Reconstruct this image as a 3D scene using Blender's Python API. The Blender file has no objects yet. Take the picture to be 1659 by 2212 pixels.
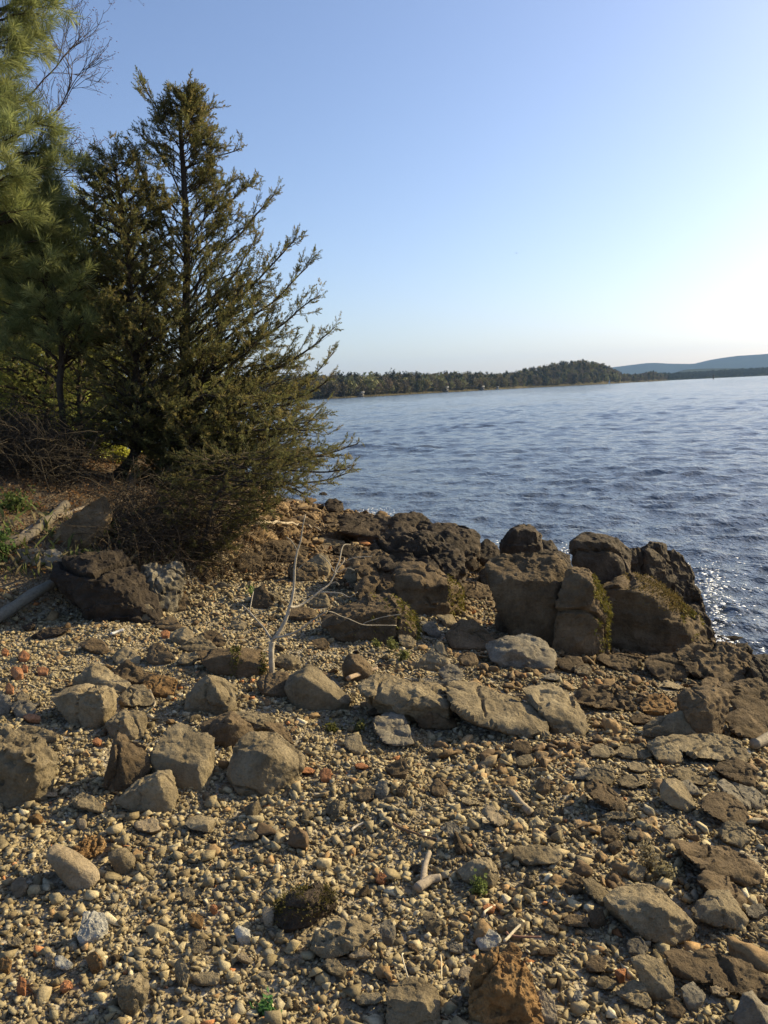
import bpy, bmesh, math, random
import numpy as np
from mathutils import Vector, Matrix

# ------------------------------------------------------------------ camera, sky, sun, exposure
SC = bpy.context.scene
COL = SC.collection
F, CX, CY, H = 1726.0, 829.5, 1106.0, 2.15          # focal length and centre in the 1659 x 2212 working picture
PITCH, ROLL = math.radians(-8.5), math.radians(-2.65)
fw = np.array([0, math.cos(PITCH), math.sin(PITCH)]); r0 = np.array([1., 0, 0]); u0 = np.cross(r0, fw)
RT = r0*math.cos(ROLL) + u0*math.sin(ROLL); UP = -r0*math.sin(ROLL) + u0*math.cos(ROLL)
CAM = np.array([0, 0, H])
cd = bpy.data.cameras.new('camera'); cam = bpy.data.objects.new('camera', cd); COL.objects.link(cam)
M = Matrix(((RT[0], UP[0], -fw[0], 0), (RT[1], UP[1], -fw[1], 0), (RT[2], UP[2], -fw[2], H), (0, 0, 0, 1)))
cam.matrix_world = M
cd.sensor_fit = 'VERTICAL'; cd.sensor_height = 34.6; cd.lens = 34.6*F/2212
cd.clip_start = .05; cd.clip_end = 40000
SC.camera = cam
SUN_EL, SUN_AZ = math.radians(26), math.radians(63)   # azimuth measured from the view direction towards the right
w = bpy.data.worlds.new('World'); SC.world = w; w.use_nodes = True
nt = w.node_tree; bg = nt.nodes['Background']
sky = nt.nodes.new('ShaderNodeTexSky'); sky.sky_type = 'NISHITA'; sky.sun_disc = False
sky.sun_elevation = SUN_EL; sky.sun_rotation = SUN_AZ
sky.altitude = 200; sky.air_density = 1.0; sky.dust_density = 1.5; sky.ozone_density = 3.6
tn = nt.nodes.new('ShaderNodeMix'); tn.data_type = 'RGBA'; tn.blend_type = 'MULTIPLY'; tn.inputs[0].default_value = 1; tn.inputs[7].default_value = (1.08, .985, .99, 1)
nt.links.new(sky.outputs[0], tn.inputs[6]); nt.links.new(tn.outputs[2], bg.inputs[0]); bg.inputs[1].default_value = .11
sl = bpy.data.lights.new('sun', 'SUN'); sl.energy = 5.0; sl.angle = math.radians(.53); sl.color = (1, .84, .50)
so = bpy.data.objects.new('sun', sl); COL.objects.link(so)
SD = Vector((math.sin(SUN_AZ)*math.cos(SUN_EL), math.cos(SUN_AZ)*math.cos(SUN_EL), math.sin(SUN_EL)))
so.rotation_euler = SD.to_track_quat('Z', 'Y').to_euler(); so.location = (20, 20, 40)
SC.view_settings.view_transform = 'Standard'; SC.view_settings.look = 'None'
SC.view_settings.exposure = 0.76; SC.view_settings.gamma = 1
try:
    SC.cycles.max_bounces = 6; SC.cycles.volume_bounces = 0; SC.cycles.transparent_max_bounces = 8
    SC.cycles.use_denoising = True
except Exception: pass

# ------------------------------------------------------------------ small helpers
random.seed(7); RNG = np.random.default_rng(7)
def tag(o, label=None, cat=None, group=None, kind=None):
    if label: o['label'] = label
    if cat: o['category'] = cat
    if group: o['group'] = group
    if kind or cat: o['kind'] = kind or 'thing'
    return o
def link(name, me, parent=None, loc=None):
    o = bpy.data.objects.new(name, me); COL.objects.link(o)
    if loc is not None: o.location = [float(q) for q in loc]
    if parent: o.parent = parent
    return o
def empty(name, loc):
    o = bpy.data.objects.new(name, None); COL.objects.link(o); o.location = [float(q) for q in loc]
    o.empty_display_size = .1; return o
def mesh(name, V, T, mat=None, smooth=False, tint=None, quads=False):
    V = np.asarray(V, np.float32); T = np.asarray(T, np.int32); k = 4 if quads else 3
    me = bpy.data.meshes.new(name)
    me.vertices.add(len(V)); me.vertices.foreach_set('co', V.ravel())
    me.loops.add(T.size); me.loops.foreach_set('vertex_index', T.ravel())
    me.polygons.add(len(T)); me.polygons.foreach_set('loop_start', np.arange(0, T.size, k, dtype=np.int32))
    me.polygons.foreach_set('loop_total', np.full(len(T), k, np.int32))
    if smooth: me.polygons.foreach_set('use_smooth', np.ones(len(T), bool))
    me.update(calc_edges=True)
    if tint is not None:
        a = me.attributes.new('tint', 'FLOAT_COLOR', 'POINT')
        c = np.ones((len(V), 4), np.float32); c[:, :3] = tint; a.data.foreach_set('color', c.ravel())
    if mat: me.materials.append(mat)
    return me
class Bag:                                            # collects pieces that become ONE mesh
    def __init__(s): s.V, s.T, s.C, s.n = [], [], [], 0
    def add(s, V, T, c=None):
        V = np.asarray(V, np.float32).reshape(-1, 3); T = np.asarray(T, np.int64).reshape(-1, 3)
        s.V.append(V); s.T.append(T+s.n); s.n += len(V)
        s.C.append(np.ones((len(V), 3), np.float32)*(np.ones(3) if c is None else c))
    def build(s, name, mat, parent=None, loc=(0, 0, 0), smooth=False):
        V = np.concatenate(s.V) - np.asarray(loc, np.float32)
        o = link(name, mesh(name, V, np.concatenate(s.T), mat, smooth, np.concatenate(s.C)), parent)
        if parent is None: o.location = [float(q) for q in loc]
        return o
def h3(ix, iy, iz, seed):
    n = (ix.astype(np.int64)*374761393 + iy.astype(np.int64)*668265263 + iz.astype(np.int64)*1440662683 + seed*974634541) & 0xffffffff
    n = ((n ^ (n >> 13))*1274126177) & 0xffffffff; n = ((n ^ (n >> 15))*2246822519) & 0xffffffff
    return ((n ^ (n >> 16)) & 0xffff)/32767.5 - 1
def noise(P, seed=0):
    P = np.asarray(P, float); I = np.floor(P).astype(np.int64); f = P-I; f = f*f*f*(f*(f*6-15)+10)
    r = 0
    for a in (0, 1):
        for b in (0, 1):
            for c in (0, 1):
                wgt = (f[:, 0] if a else 1-f[:, 0])*(f[:, 1] if b else 1-f[:, 1])*(f[:, 2] if c else 1-f[:, 2])
                r = r + wgt*h3(I[:, 0]+a, I[:, 1]+b, I[:, 2]+c, seed)
    return r
def fbm(P, octs=4, seed=0, gain=.5):
    r = 0; a = 1.
    P = np.asarray(P, float)
    for k in range(octs): r = r + a*noise(P*2.03**k+k*17.3, seed+k); a *= gain
    return r
def nrm(v): return v/np.maximum(np.linalg.norm(v, axis=-1, keepdims=True), 1e-9)

# ------------------------------------------------------------------ the lie of the land
LAND = np.array([(8, -12), (4.6, -1), (3.9, 2), (3.25, 4.4), (2.9, 5.8), (2.62, 6.6), (2.25, 8.3), (1.35, 10.0), (.35, 12.6), (-.75, 15.0),
                 (-2.6, 17.6), (-8, 22), (-30, 38), (-80, 50), (-80, -12)], float)
BANK = np.array([(-20, 4.2), (-5, 4.9), (-2.9, 5.5), (-2.0, 5.95), (-1.45, 6.9), (-1.25, 8.2), (-1.2, 10), (-1.9, 13), (-3.5, 16.2), (-9, 20), (-60, 40), (-60, 4.2)], float)
def sdist(P, poly):                                   # signed distance, positive inside
    P = np.asarray(P, float); d = np.full(len(P), 1e9); ins = np.zeros(len(P), bool)
    for a, b in zip(poly, np.roll(poly, -1, 0)):
        e = b-a; t = np.clip(((P-a)@e)/(e@e), 0, 1); d = np.minimum(d, np.linalg.norm(P-a-t[:, None]*e, axis=1))
        c = ((a[1] > P[:, 1]) != (b[1] > P[:, 1])); x = a[0]+(P[:, 1]-a[1])/(b[1]-a[1]+1e-12)*e[0]
        ins ^= c & (P[:, 0] < x)
    return np.where(ins, d, -d)
def ground(x, y, fine=True):
    P = np.stack([np.atleast_1d(x), np.atleast_1d(y)], 1).astype(float)
    s = sdist(P, LAND); b = sdist(P, BANK)
    z = np.where(s > 0, .78*(1-np.exp(-np.maximum(s, 0)/2.5)), np.maximum(s*.35, -3))
    bb = np.maximum(b+.12, 0)
    z = z + .50*(1-np.exp(-bb/.35)) + .09*np.minimum(bb, 3) + .16*np.maximum(bb-2, 0)*(1/(1+np.maximum(bb-2, 0)*.05))
    if fine:
        Q = np.stack([P[:, 0], P[:, 1], np.zeros(len(P))], 1)
        z = z + .035*fbm(Q*1.1, 3, 5) + .012*fbm(Q*6, 2, 9) + .05*noise(Q*1.9, 31)*np.clip(b, 0, 1)
    return z
def ray(x, y): return RT*(x-CX)/F - UP*(y-CY)/F + fw
TT = np.concatenate([np.linspace(1.2, 12, 500), np.linspace(12.05, 60, 400)])
def hit(x, y):                                        # where the sight line through a picture point meets the ground
    d = ray(x, y); P = CAM + TT[:, None]*d; g = np.maximum(ground(P[:, 0], P[:, 1]), -.1); k = np.argmax(P[:, 2] < g)
    if P[k, 2] >= g[k]: k = len(TT)-1
    k = max(k, 1); a0 = P[k-1, 2]-g[k-1]; a1 = g[k]-P[k, 2]; t = a0/max(a0+a1, 1e-9)
    return P[k-1]*(1-t)+P[k]*t
def at(x, y, depth): return CAM + ray(x, y)*depth     # a point at that depth along the view axis
def depth_of(P): return float((np.asarray(P)-CAM)@fw)
ZOOM = {'D': (0, 0, 1), 'A': (493.7, 1042.3, .3637), 'B': (1042.3, 1042.3, .3717), 'C': (0, 1261.8, .4299), 'E': (658.3, 1371.5, .3968),
        'F': (1097.2, 1371.5, .3386), 'G': (0, 1755.5, .3637), 'H': (548.6, 1755.5, .3637), 'I': (1097.2, 1755.5, .3386), 'J': (0, 1042.3, .2976)}
def zz(z, p): x0, y0, s = ZOOM[z]; return (x0+s*p[0], y0+s*p[1])+tuple(p[2:])

# ------------------------------------------------------------------ materials
def nodes(name):
    m = bpy.data.materials.new(name); m.use_nodes = True; t = m.node_tree; return m, t, t.nodes['Principled BSDF']
def N(t, kind, **kw):
    n = t.nodes.new(kind)
    for k, v in kw.items():
        if k in n.inputs.keys(): n.inputs[k].default_value = v
        else: setattr(n, k, v)
    return n
def ramp(t, src, stops):
    r = t.nodes.new('ShaderNodeValToRGB'); e = r.color_ramp.elements
    while len(e) < len(stops): e.new(.5)
    for q, (p, c) in zip(e, stops): q.position = p; q.color = (*c, 1)
    t.links.new(src, r.inputs[0]); return r.outputs[0]
def mix(t, fac, a, b, mode='MIX'):
    m = t.nodes.new('ShaderNodeMix'); m.data_type = 'RGBA'; m.blend_type = mode
    for sock, v in ((m.inputs[0], fac), (m.inputs[6], a), (m.inputs[7], b)):
        if hasattr(v, 'is_linked'): t.links.new(v, sock)
        elif isinstance(v, (int, float)): sock.default_value = v
        else: sock.default_value = (*v, 1)
    return m.outputs[2]
def bump(t, b, src, strength, dist, prev=None):
    n = N(t, 'ShaderNodeBump', Strength=strength, Distance=dist); t.links.new(src, n.inputs['Height'])
    if prev: t.links.new(prev.outputs[0], n.inputs['Normal'])
    t.links.new(n.outputs[0], b.inputs['Normal']); return n
def rock_mat(name, dark, mid, light, rough=.9, var=.16, spec=.25, sc=5.):
    m, t, b = nodes(name); tc = N(t, 'ShaderNodeTexCoord'); oi = N(t, 'ShaderNodeObjectInfo')
    off = t.nodes.new('ShaderNodeVectorMath'); off.operation = 'ADD'
    rv = t.nodes.new('ShaderNodeVectorMath'); rv.operation = 'SCALE'; rv.inputs[0].default_value = (37, 53, 71)
    t.links.new(oi.outputs['Random'], rv.inputs[3]); t.links.new(tc.outputs['Object'], off.inputs[0]); t.links.new(rv.outputs[0], off.inputs[1])
    n1 = N(t, 'ShaderNodeTexNoise', Scale=sc, Detail=8., Roughness=.68); n2 = N(t, 'ShaderNodeTexNoise', Scale=70., Detail=5., Roughness=.75)
    n3 = N(t, 'ShaderNodeTexVoronoi', Scale=45.); n4 = N(t, 'ShaderNodeTexNoise', Scale=22., Detail=6., Roughness=.7)
    for n in (n1, n2, n3, n4): t.links.new(off.outputs[0], n.inputs['Vector'])
    c = ramp(t, n1.outputs[0], [(.30, dark), (.5, mid), (.72, light)])
    sp = ramp(t, n2.outputs[0], [(.28, (.62, .60, .56)), (.5, (1, 1, 1)), (.75, (1.3, 1.27, 1.2))])
    c = mix(t, .8, c, sp, 'MULTIPLY')
    hs = N(t, 'ShaderNodeHueSaturation'); mr = N(t, 'ShaderNodeMapRange'); mr.inputs[3].default_value = 1-var; mr.inputs[4].default_value = 1+var
    t.links.new(oi.outputs['Random'], mr.inputs[0]); t.links.new(mr.outputs[0], hs.inputs['Value']); t.links.new(c, hs.inputs['Color'])
    t.links.new(hs.outputs[0], b.inputs['Base Color']); b.inputs['Roughness'].default_value = rough
    b.inputs['Specular IOR Level'].default_value = spec
    p = bump(t, b, n4.outputs[0], .9, .035); p = bump(t, b, n2.outputs[0], .8, .010, p); bump(t, b, n3.outputs['Distance'], .3, .005, p)
    return m
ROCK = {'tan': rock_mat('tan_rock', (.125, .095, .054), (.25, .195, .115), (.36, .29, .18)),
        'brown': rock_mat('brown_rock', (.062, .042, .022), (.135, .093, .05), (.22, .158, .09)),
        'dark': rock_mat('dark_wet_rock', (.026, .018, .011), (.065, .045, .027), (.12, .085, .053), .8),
        'grey': rock_mat('grey_rock', (.12, .10, .072), (.23, .195, .14), (.34, .30, .225)),
        'pale': rock_mat('pale_quartz_rock', (.30, .275, .22), (.46, .43, .36), (.62, .59, .52)),
        'rust': rock_mat('rusty_rock', (.12, .065, .025), (.27, .155, .06), (.42, .28, .13)),
        'orange': rock_mat('orange_brick', (.28, .11, .045), (.40, .175, .075), (.50, .26, .13)),
        'cobble': rock_mat('smooth_cobble', (.22, .165, .095), (.33, .255, .16), (.42, .34, .235), .75, .05),
        'black': rock_mat('shade_toned_rock', (.018, .013, .009), (.045, .033, .022), (.085, .064, .044), .95),  # bank boulder only: its shade is put into this near-black colour
        'white': rock_mat('lichen_rock', (.05, .040, .025), (.15, .125, .085), (.32, .285, .22), sc=11.)}
def tint_mat(name, rough=.9, bumpy=0., nscale=40., transl=0., spec=.25):
    m, t, b = nodes(name); a = N(t, 'ShaderNodeAttribute', attribute_name='tint'); tc = N(t, 'ShaderNodeTexCoord')
    n = N(t, 'ShaderNodeTexNoise', Scale=nscale, Detail=5., Roughness=.7); t.links.new(tc.outputs['Object'], n.inputs['Vector'])
    c = mix(t, .85, a.outputs['Color'], ramp(t, n.outputs[0], [(.28, (.55, .52, .47)), (.5, (1, 1, 1)), (.74, (1.3, 1.27, 1.2))]), 'MULTIPLY')
    t.links.new(c, b.inputs['Base Color']); b.inputs['Roughness'].default_value = rough; b.inputs['Specular IOR Level'].default_value = spec
    if bumpy: bump(t, b, n.outputs[0], bumpy, .01)
    if transl:
        tr = N(t, 'ShaderNodeBsdfTranslucent'); t.links.new(c, tr.inputs[0]); mx = N(t, 'ShaderNodeMixShader'); mx.inputs[0].default_value = transl
        t.links.new(b.outputs[0], mx.inputs[1]); t.links.new(tr.outputs[0], mx.inputs[2])
        t.links.new(mx.outputs[0], t.nodes['Material Output'].inputs[0])
    return m
MAT_PEB = tint_mat('gravel_stone', .85, .5, 110.)
MAT_LEAF = tint_mat('foliage', .7, 0, 3., .5)
MAT_BARK = tint_mat('bark', .95, .9, 45.)
MAT_WOOD = tint_mat('weathered_wood', .85, .5, 60.)
MAT_FAR = tint_mat('far_foliage', .9, 0, .15, .15)
MAT_MOSS = tint_mat('moss', .95, 0, 60., .2)
# ------------------------------------------------------------------ ground sheet (one sheet: beach, bank, lake bed, land behind)
def axis(a, b, fine, far, step):
    c = np.arange(a, b+1e-6, fine); l = [a]; r = [b]; s = fine
    while l[-1] > -far: s *= step; l.append(l[-1]-s)
    s = fine
    while r[-1] < far: s *= step; r.append(r[-1]+s)
    return np.concatenate([l[:0:-1], c, r[1:]])
gx = axis(-7, 4.2, .045, 400, 1.12); gy = axis(.2, 17, .045, 400, 1.12); gy = gy[gy > -60]
X, Y = np.meshgrid(gx, gy); gz = ground(X.ravel(), Y.ravel()); V = np.stack([X.ravel(), Y.ravel(), gz], 1)
def gridq(nr, nc): i = np.arange(nr*nc).reshape(nr, nc); return np.stack([i[:-1, :-1], i[:-1, 1:], i[1:, 1:], i[1:, :-1]], -1).reshape(-1, 4)
m, t, b = nodes('beach_ground'); tc = N(t, 'ShaderNodeTexCoord'); at_b = N(t, 'ShaderNodeAttribute', attribute_name='tint')
v1 = N(t, 'ShaderNodeTexVoronoi', Scale=48., Randomness=1.); v2 = N(t, 'ShaderNodeTexVoronoi', Scale=95.); n1 = N(t, 'ShaderNodeTexNoise', Scale=2.5, Detail=6.); n2 = N(t, 'ShaderNodeTexNoise', Scale=60., Detail=5.)
for n in (v1, v2, n1, n2): t.links.new(tc.outputs['Object'], n.inputs['Vector'])
peb = ramp(t, v1.outputs['Color'], [(0, (.12, .09, .055)), (.35, (.22, .175, .11)), (.7, (.31, .26, .18)), (1, (.42, .38, .30))])
soil = ramp(t, n2.outputs[0], [(.3, (.06, .043, .027)), (.5, (.12, .088, .056)), (.72, (.19, .145, .095))])
c = mix(t, at_b.outputs['Color'], peb, soil); t.links.new(c, b.inputs['Base Color']); b.inputs['Roughness'].default_value = .95; b.inputs['Specular IOR Level'].default_value = .15
p = bump(t, b, v1.outputs['Distance'], .8, -.02); p = bump(t, b, v2.outputs['Distance'], .5, -.01, p); bump(t, b, n2.outputs[0], .6, .015, p)
soilmask = np.clip(np.maximum(sdist(V[:, :2], BANK)/.25+.5, (V[:, 1]-6.2+.25*V[:, 0])*1.2), 0, 1)[:, None]*np.ones(3)
tag(link('beach_ground', mesh('beach_ground', V, gridq(len(gy), len(gx)), m, True, soilmask, True)), kind='structure')

# ------------------------------------------------------------------ the lake: a fan of real waves, finer towards the viewer
az = np.concatenate([np.linspace(-150, -36, 60), np.linspace(-35.5, 36, 520), np.linspace(37, 150, 60)])*math.pi/180
rr = [3.0]
while rr[-1] < 420: rr.append(rr[-1]*1.0062)
while rr[-1] < 26000: rr.append(rr[-1]*1.16)
rr = np.array(rr); A_, R_ = np.meshgrid(az, rr); wx = (R_*np.sin(A_)).ravel(); wy = (R_*np.cos(A_)).ravel(); dr = np.gradient(rr)[:, None]*np.ones_like(A_)
wz = np.zeros(len(wx)); drr = dr.ravel(); rng = np.random.default_rng(3); dxh = np.zeros_like(wz); dyh = np.zeros_like(wz)
warp = noise(np.stack([wx*.11, wy*.11, wx*0], 1), 77)*1.6
NW = 64
for k in range(NW):
    lam = .16*(3.6/.16)**((k+.5)/NW); th = math.radians(238+rng.normal()*34); kx, ky = math.cos(th)*2*math.pi/lam, math.sin(th)*2*math.pi/lam
    slope = .040*(1.35 if lam < .7 else .70 if lam < 1.4 else .28); a = slope*lam/(2*math.pi)*(1+(2.4 if lam > .8 else .5)*np.clip((rr.repeat(len(az))-10)/30, 0, 1))
    fade = np.clip(lam/(2.6*drr)-.45, 0, 1); ph = kx*wx+ky*wy+rng.uniform(0, 6.28)+warp*(1.3 if lam < 2 else .5)
    wz += a*fade*1.45*(np.exp(np.sin(ph)-1)*1.35-.62)
grp = .70+.30*noise(np.stack([wx*.19, wy*.13, wx*0], 1), 12)+.25*noise(np.stack([wx*.035, wy*.02, wx*0], 1), 15)
wz = wz*np.clip(grp, .25, 1.5)
m, t, b = nodes('lake_water'); b.inputs['Base Color'].default_value = (.060, .072, .085, 1); b.inputs['Roughness'].default_value = .10; b.inputs['IOR'].default_value = 1.333
tc = N(t, 'ShaderNodeTexCoord'); mp = N(t, 'ShaderNodeMapping'); mp.inputs['Rotation'].default_value = (0, 0, math.radians(25)); mp.inputs['Scale'].default_value = (1, .55, 1)
t.links.new(tc.outputs['Object'], mp.inputs[0])
a1 = N(t, 'ShaderNodeTexNoise', Scale=9., Detail=3., Roughness=.55); a2 = N(t, 'ShaderNodeTexNoise', Scale=1.7, Detail=5., Roughness=.66)
for n in (a1, a2): t.links.new(mp.outputs[0], n.inputs['Vector'])
p = bump(t, b, a2.outputs[0], 1., .15); bump(t, b, a1.outputs[0], 1., .016, p)
tag(link('lake_water', mesh('lake_water', np.stack([wx, wy, wz], 1), gridq(len(rr), len(az)), m, True, None, True)), kind='structure')

# ------------------------------------------------------------------ far shores, hills and mountain: solid land with its own distance
def hillmat(name, a, b_, sc):
    m, t, b = nodes(name); tc = N(t, 'ShaderNodeTexCoord'); n = N(t, 'ShaderNodeTexNoise', Scale=sc, Detail=6., Roughness=.7)
    t.links.new(tc.outputs['Object'], n.inputs['Vector']); t.links.new(ramp(t, n.outputs[0], [(.3, a), (.7, b_)]), b.inputs['Base Color'])
    b.inputs['Roughness'].default_value = 1; b.inputs['Specular IOR Level'].default_value = 0; return m
def azdir(x): d = ray(x, 848.); return math.atan2(d[0], d[1])
def ridge(name, knots, d0, d1, mat, crest=.45, rough=.05, n=240, seed=0, base=0.):
    # knots: (picture x, crest height in m); land rises from the shore at distance d0 to the crest and falls to d1
    xs = np.array([k[0] for k in knots], float); hs = np.array([k[1] for k in knots], float)
    px = np.linspace(xs[0], xs[-1], n); hh = np.interp(px, xs, hs); s0 = np.interp(px, xs, [k[2] if len(k) > 2 else d0 for k in knots])
    tq = np.linspace(0, 1, 40); Vs = []
    for i, x in enumerate(px):
        A0 = azdir(x); r = s0[i]+(d1-d0)*tq; pr = np.where(tq < crest, np.sin(tq/crest*math.pi/2)**.9, np.cos((tq-crest)/(1-crest)*math.pi/2))
        Vs.append(np.stack([r*math.sin(A0), r*math.cos(A0), hh[i]*pr], 1))
    V = np.concatenate(Vs); q = V.copy(); sc = 3.5/(d1-d0); V[:, 2] += (fbm(q*[sc, sc, 0], 5, seed)*rough+0)*np.repeat(hh, 40)*np.tile(np.sin(np.clip(tq*3, 0, 1)*math.pi/2), n)+base
    V[:, 2] = np.where(np.tile(tq, n) == 0, -.5, V[:, 2])
    return tag(link(name, mesh(name, V, gridq(n, 40), mat, True, None, True)), kind='structure'), px, hh, s0
HM = hillmat('wooded_hill', (.020, .026, .014), (.06, .066, .034), .02)
SM = hillmat('shore_land', (.05, .045, .028), (.13, .11, .065), .03)
ridge('far_mountain', [(1000, 5), (1180, 40), (1260, 110), (1300, 131), (1332, 141), (1360, 150), (1396, 161), (1418, 158), (1440, 147), (1488, 134), (1500, 134), (1530, 158), (1560, 173), (1590, 184), (1659, 186), (1800, 190), (2000, 195), (2300, 150)], 6500, 10000, hillmat('mountain_woods', (.014, .02, .012), (.03, .04, .022), .004), rough=.03, seed=4)
ridge('far_ridge', [(1330, 0), (1400, 6), (1440, 14), (1460, 34), (1480, 43), (1530, 37), (1580, 34), (1640, 27), (1700, 25), (2000, 32), (2400, 30)], 3300, 4700, HM, rough=.12, seed=8)
ridge('low_shore', [(1330, 2, 1650), (1390, 7, 1700), (1430, 7, 1800), (1480, 8, 2000), (1530, 11, 2100), (1600, 12, 2200), (1660, 14, 2250), (1800, 15, 2300), (2300, 14, 2400)], 1700, 2300, HM, rough=.15, seed=6)
_, hpx, hhh, hs0 = ridge('wooded_shore', [(-200, 7, 500), (560, 7, 480), (720, 7, 500), (800, 6, 540), (880, 7, 600), (1000, 8, 720), (1080, 7, 820), (1140, 13, 920), (1200, 20, 980), (1255, 24, 1030), (1300, 19, 1100), (1340, 7, 1200), (1370, 5, 1320), (1410, 11, 1420), (1440, 3, 1600)], 500, 760, SM, rough=.06, seed=2)

def blob(seed, nv=14, sq=.8):                          # angular convex lump
    r = np.random.default_rng(seed); P = (r.uniform(-1, 1, (nv, 3)) if sq != 1 else nrm(r.normal(size=(nv, 3))))*[1, 1, sq]
    bm = bmesh.new(); [bm.verts.new(p) for p in P]; res = bmesh.ops.convex_hull(bm, input=bm.verts)
    bmesh.ops.delete(bm, geom=[v for v in bm.verts if not v.link_faces], context='VERTS'); bmesh.ops.triangulate(bm, faces=bm.faces)
    bm.normal_update(); bm.verts.index_update(); V = np.array([v.co[:] for v in bm.verts]); T = np.array([[v.index for v in f.verts] for f in bm.faces]); bm.free(); return V, T
def scatter(V, T, P, Rm, S):                           # copies of one shape: rotations Rm (n,3,3), scales S (n,3)
    W = np.einsum('nij,nvj->nvi', Rm, V[None]*S[:, None, :]) + P[:, None, :]; n = len(P)
    return W.reshape(-1, 3), (T[None]+np.arange(n)[:, None, None]*len(V)).reshape(-1, 3)
def rotz(a): c, s, o, i = np.cos(a), np.sin(a), np.zeros_like(a), np.ones_like(a); return np.stack([np.stack([c, -s, o], -1), np.stack([s, c, o], -1), np.stack([o, o, i], -1)], -2)
def rotx(a): c, s, o, i = np.cos(a), np.sin(a), np.zeros_like(a), np.ones_like(a); return np.stack([np.stack([i, o, o], -1), np.stack([o, c, -s], -1), np.stack([o, s, c], -1)], -2)
# tree shapes for the far woods: crown of many leaf clumps, trunk below
def fartree(seed, kind):
    r = np.random.default_rng(seed); V = []; T = []; n = 0; k = {'round': 60, 'bare': 56, 'pine': 44}[kind]
    for _ in range(k):
        if kind == 'pine':
            h = r.uniform(.25, 1); rad = .05+.20*(1-h)**.7; a = r.uniform(0, 6.28); c = np.array([math.cos(a)*rad*r.uniform(.3, 1), math.sin(a)*rad*r.uniform(.3, 1), h]); s = r.uniform(.05, .10)
        else:
            d = nrm(r.normal(size=3)); c = np.array([0, 0, .62])+d*[.30, .30, .36]*r.uniform(.35, 1)**.5; s = r.uniform(.05, .12) if kind == 'round' else r.uniform(.035, .085)
        for _ in range(5):
            q = c+r.normal(size=3)*s*.7; e = r.normal(size=(3, 3))*s*.55; V += [q+e[0], q+e[1], q+e[2]]; T.append([n, n+1, n+2]); n += 3
    w0 = .018
    for a in range(3):
        a0, a1 = a*2.094, (a+1)*2.094; b0 = np.array([math.cos(a0)*w0, math.sin(a0)*w0, -.05]); b1 = np.array([math.cos(a1)*w0, math.sin(a1)*w0, -.05])
        V += [b0, b1, np.array([0, 0, .8])]; T.append([n, n+1, n+2]); n += 3
    return np.array(V), np.array(T)
PROT = [(fartree(i, 'round'), 'g') for i in range(4)]+[(fartree(10+i, 'bare'), 'b') for i in range(4)]+[(fartree(20+i, 'pine'), 'p') for i in range(3)]
FT = {'g': [(.19, .19, .07), (.15, .15, .06), (.23, .21, .10), (.21, .17, .08)], 'b': [(.15, .125, .08), (.13, .11, .075), (.18, .15, .10), (.155, .13, .075)], 'p': [(.028, .04, .022), (.035, .045, .025)]}
woods = Bag(); rg = np.random.default_rng(5)
for i in range(4800):
    x = rg.uniform(-150, 1445); k = np.interp(x, hpx, np.arange(len(hpx))); hh = np.interp(x, hpx, hhh); d0 = np.interp(x, hpx, hs0); u = rg.uniform(0, 1)**1.3*.5
    r = d0+260*u+3; A0 = azdir(x); z = hh*math.sin(min(u/.45, 1)*math.pi/2)**.9
    kind = rg.choice(['g', 'b', 'p'], p=[.30, .40, .30] if 1120 < x < 1330 else [.20, .55, .25])
    (V, T), _ = PROT[{'g': rg.integers(0, 4), 'b': rg.integers(4, 8), 'p': rg.integers(8, 11)}[kind]]
    s = rg.uniform(6.5, 11.5)*(1.1 if kind == 'p' else 1)*(1 if x < 1340 else .8); c = np.array(FT[kind][rg.integers(0, len(FT[kind]))])*rg.uniform(.6, 1.0)
    W, TT_ = scatter(V, T, np.array([[r*math.sin(A0), r*math.cos(A0), z-.3]]), rotz(np.array([rg.uniform(0, 6.28)])), np.array([[s, s, s]])*[1.0, 1.0, 1])
    woods.add(W, TT_, c)
tag(woods.build('far_woods', MAT_FAR), kind='stuff')
low = Bag()
for i in range(1500):
    x = rg.uniform(1335, 1720); d0 = np.interp(x, [1330, 1430, 1530, 1660, 1720], [1660, 1800, 2100, 2250, 2280]); r = d0+rg.uniform(2, 300); A0 = azdir(x); s = rg.uniform(5, 12)
    hz = np.interp(x, [1330, 1390, 1480, 1600, 1720], [2, 7, 8, 12, 14])*math.sin(min((r-d0)/270., 1)*math.pi/2)**.9
    (V, T), kd = PROT[rg.integers(0, 11)]; W, TT_ = scatter(V, T, np.array([[r*math.sin(A0), r*math.cos(A0), hz-.5]]), rotz(np.array([rg.uniform(0, 6.28)])), np.array([[s*1.3, s*1.3, s]])); low.add(W, TT_, np.array(FT['p'][0])*rg.uniform(.8, 1.5))
tag(low.build('low_shore_woods', MAT_FAR), kind='stuff')
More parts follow.
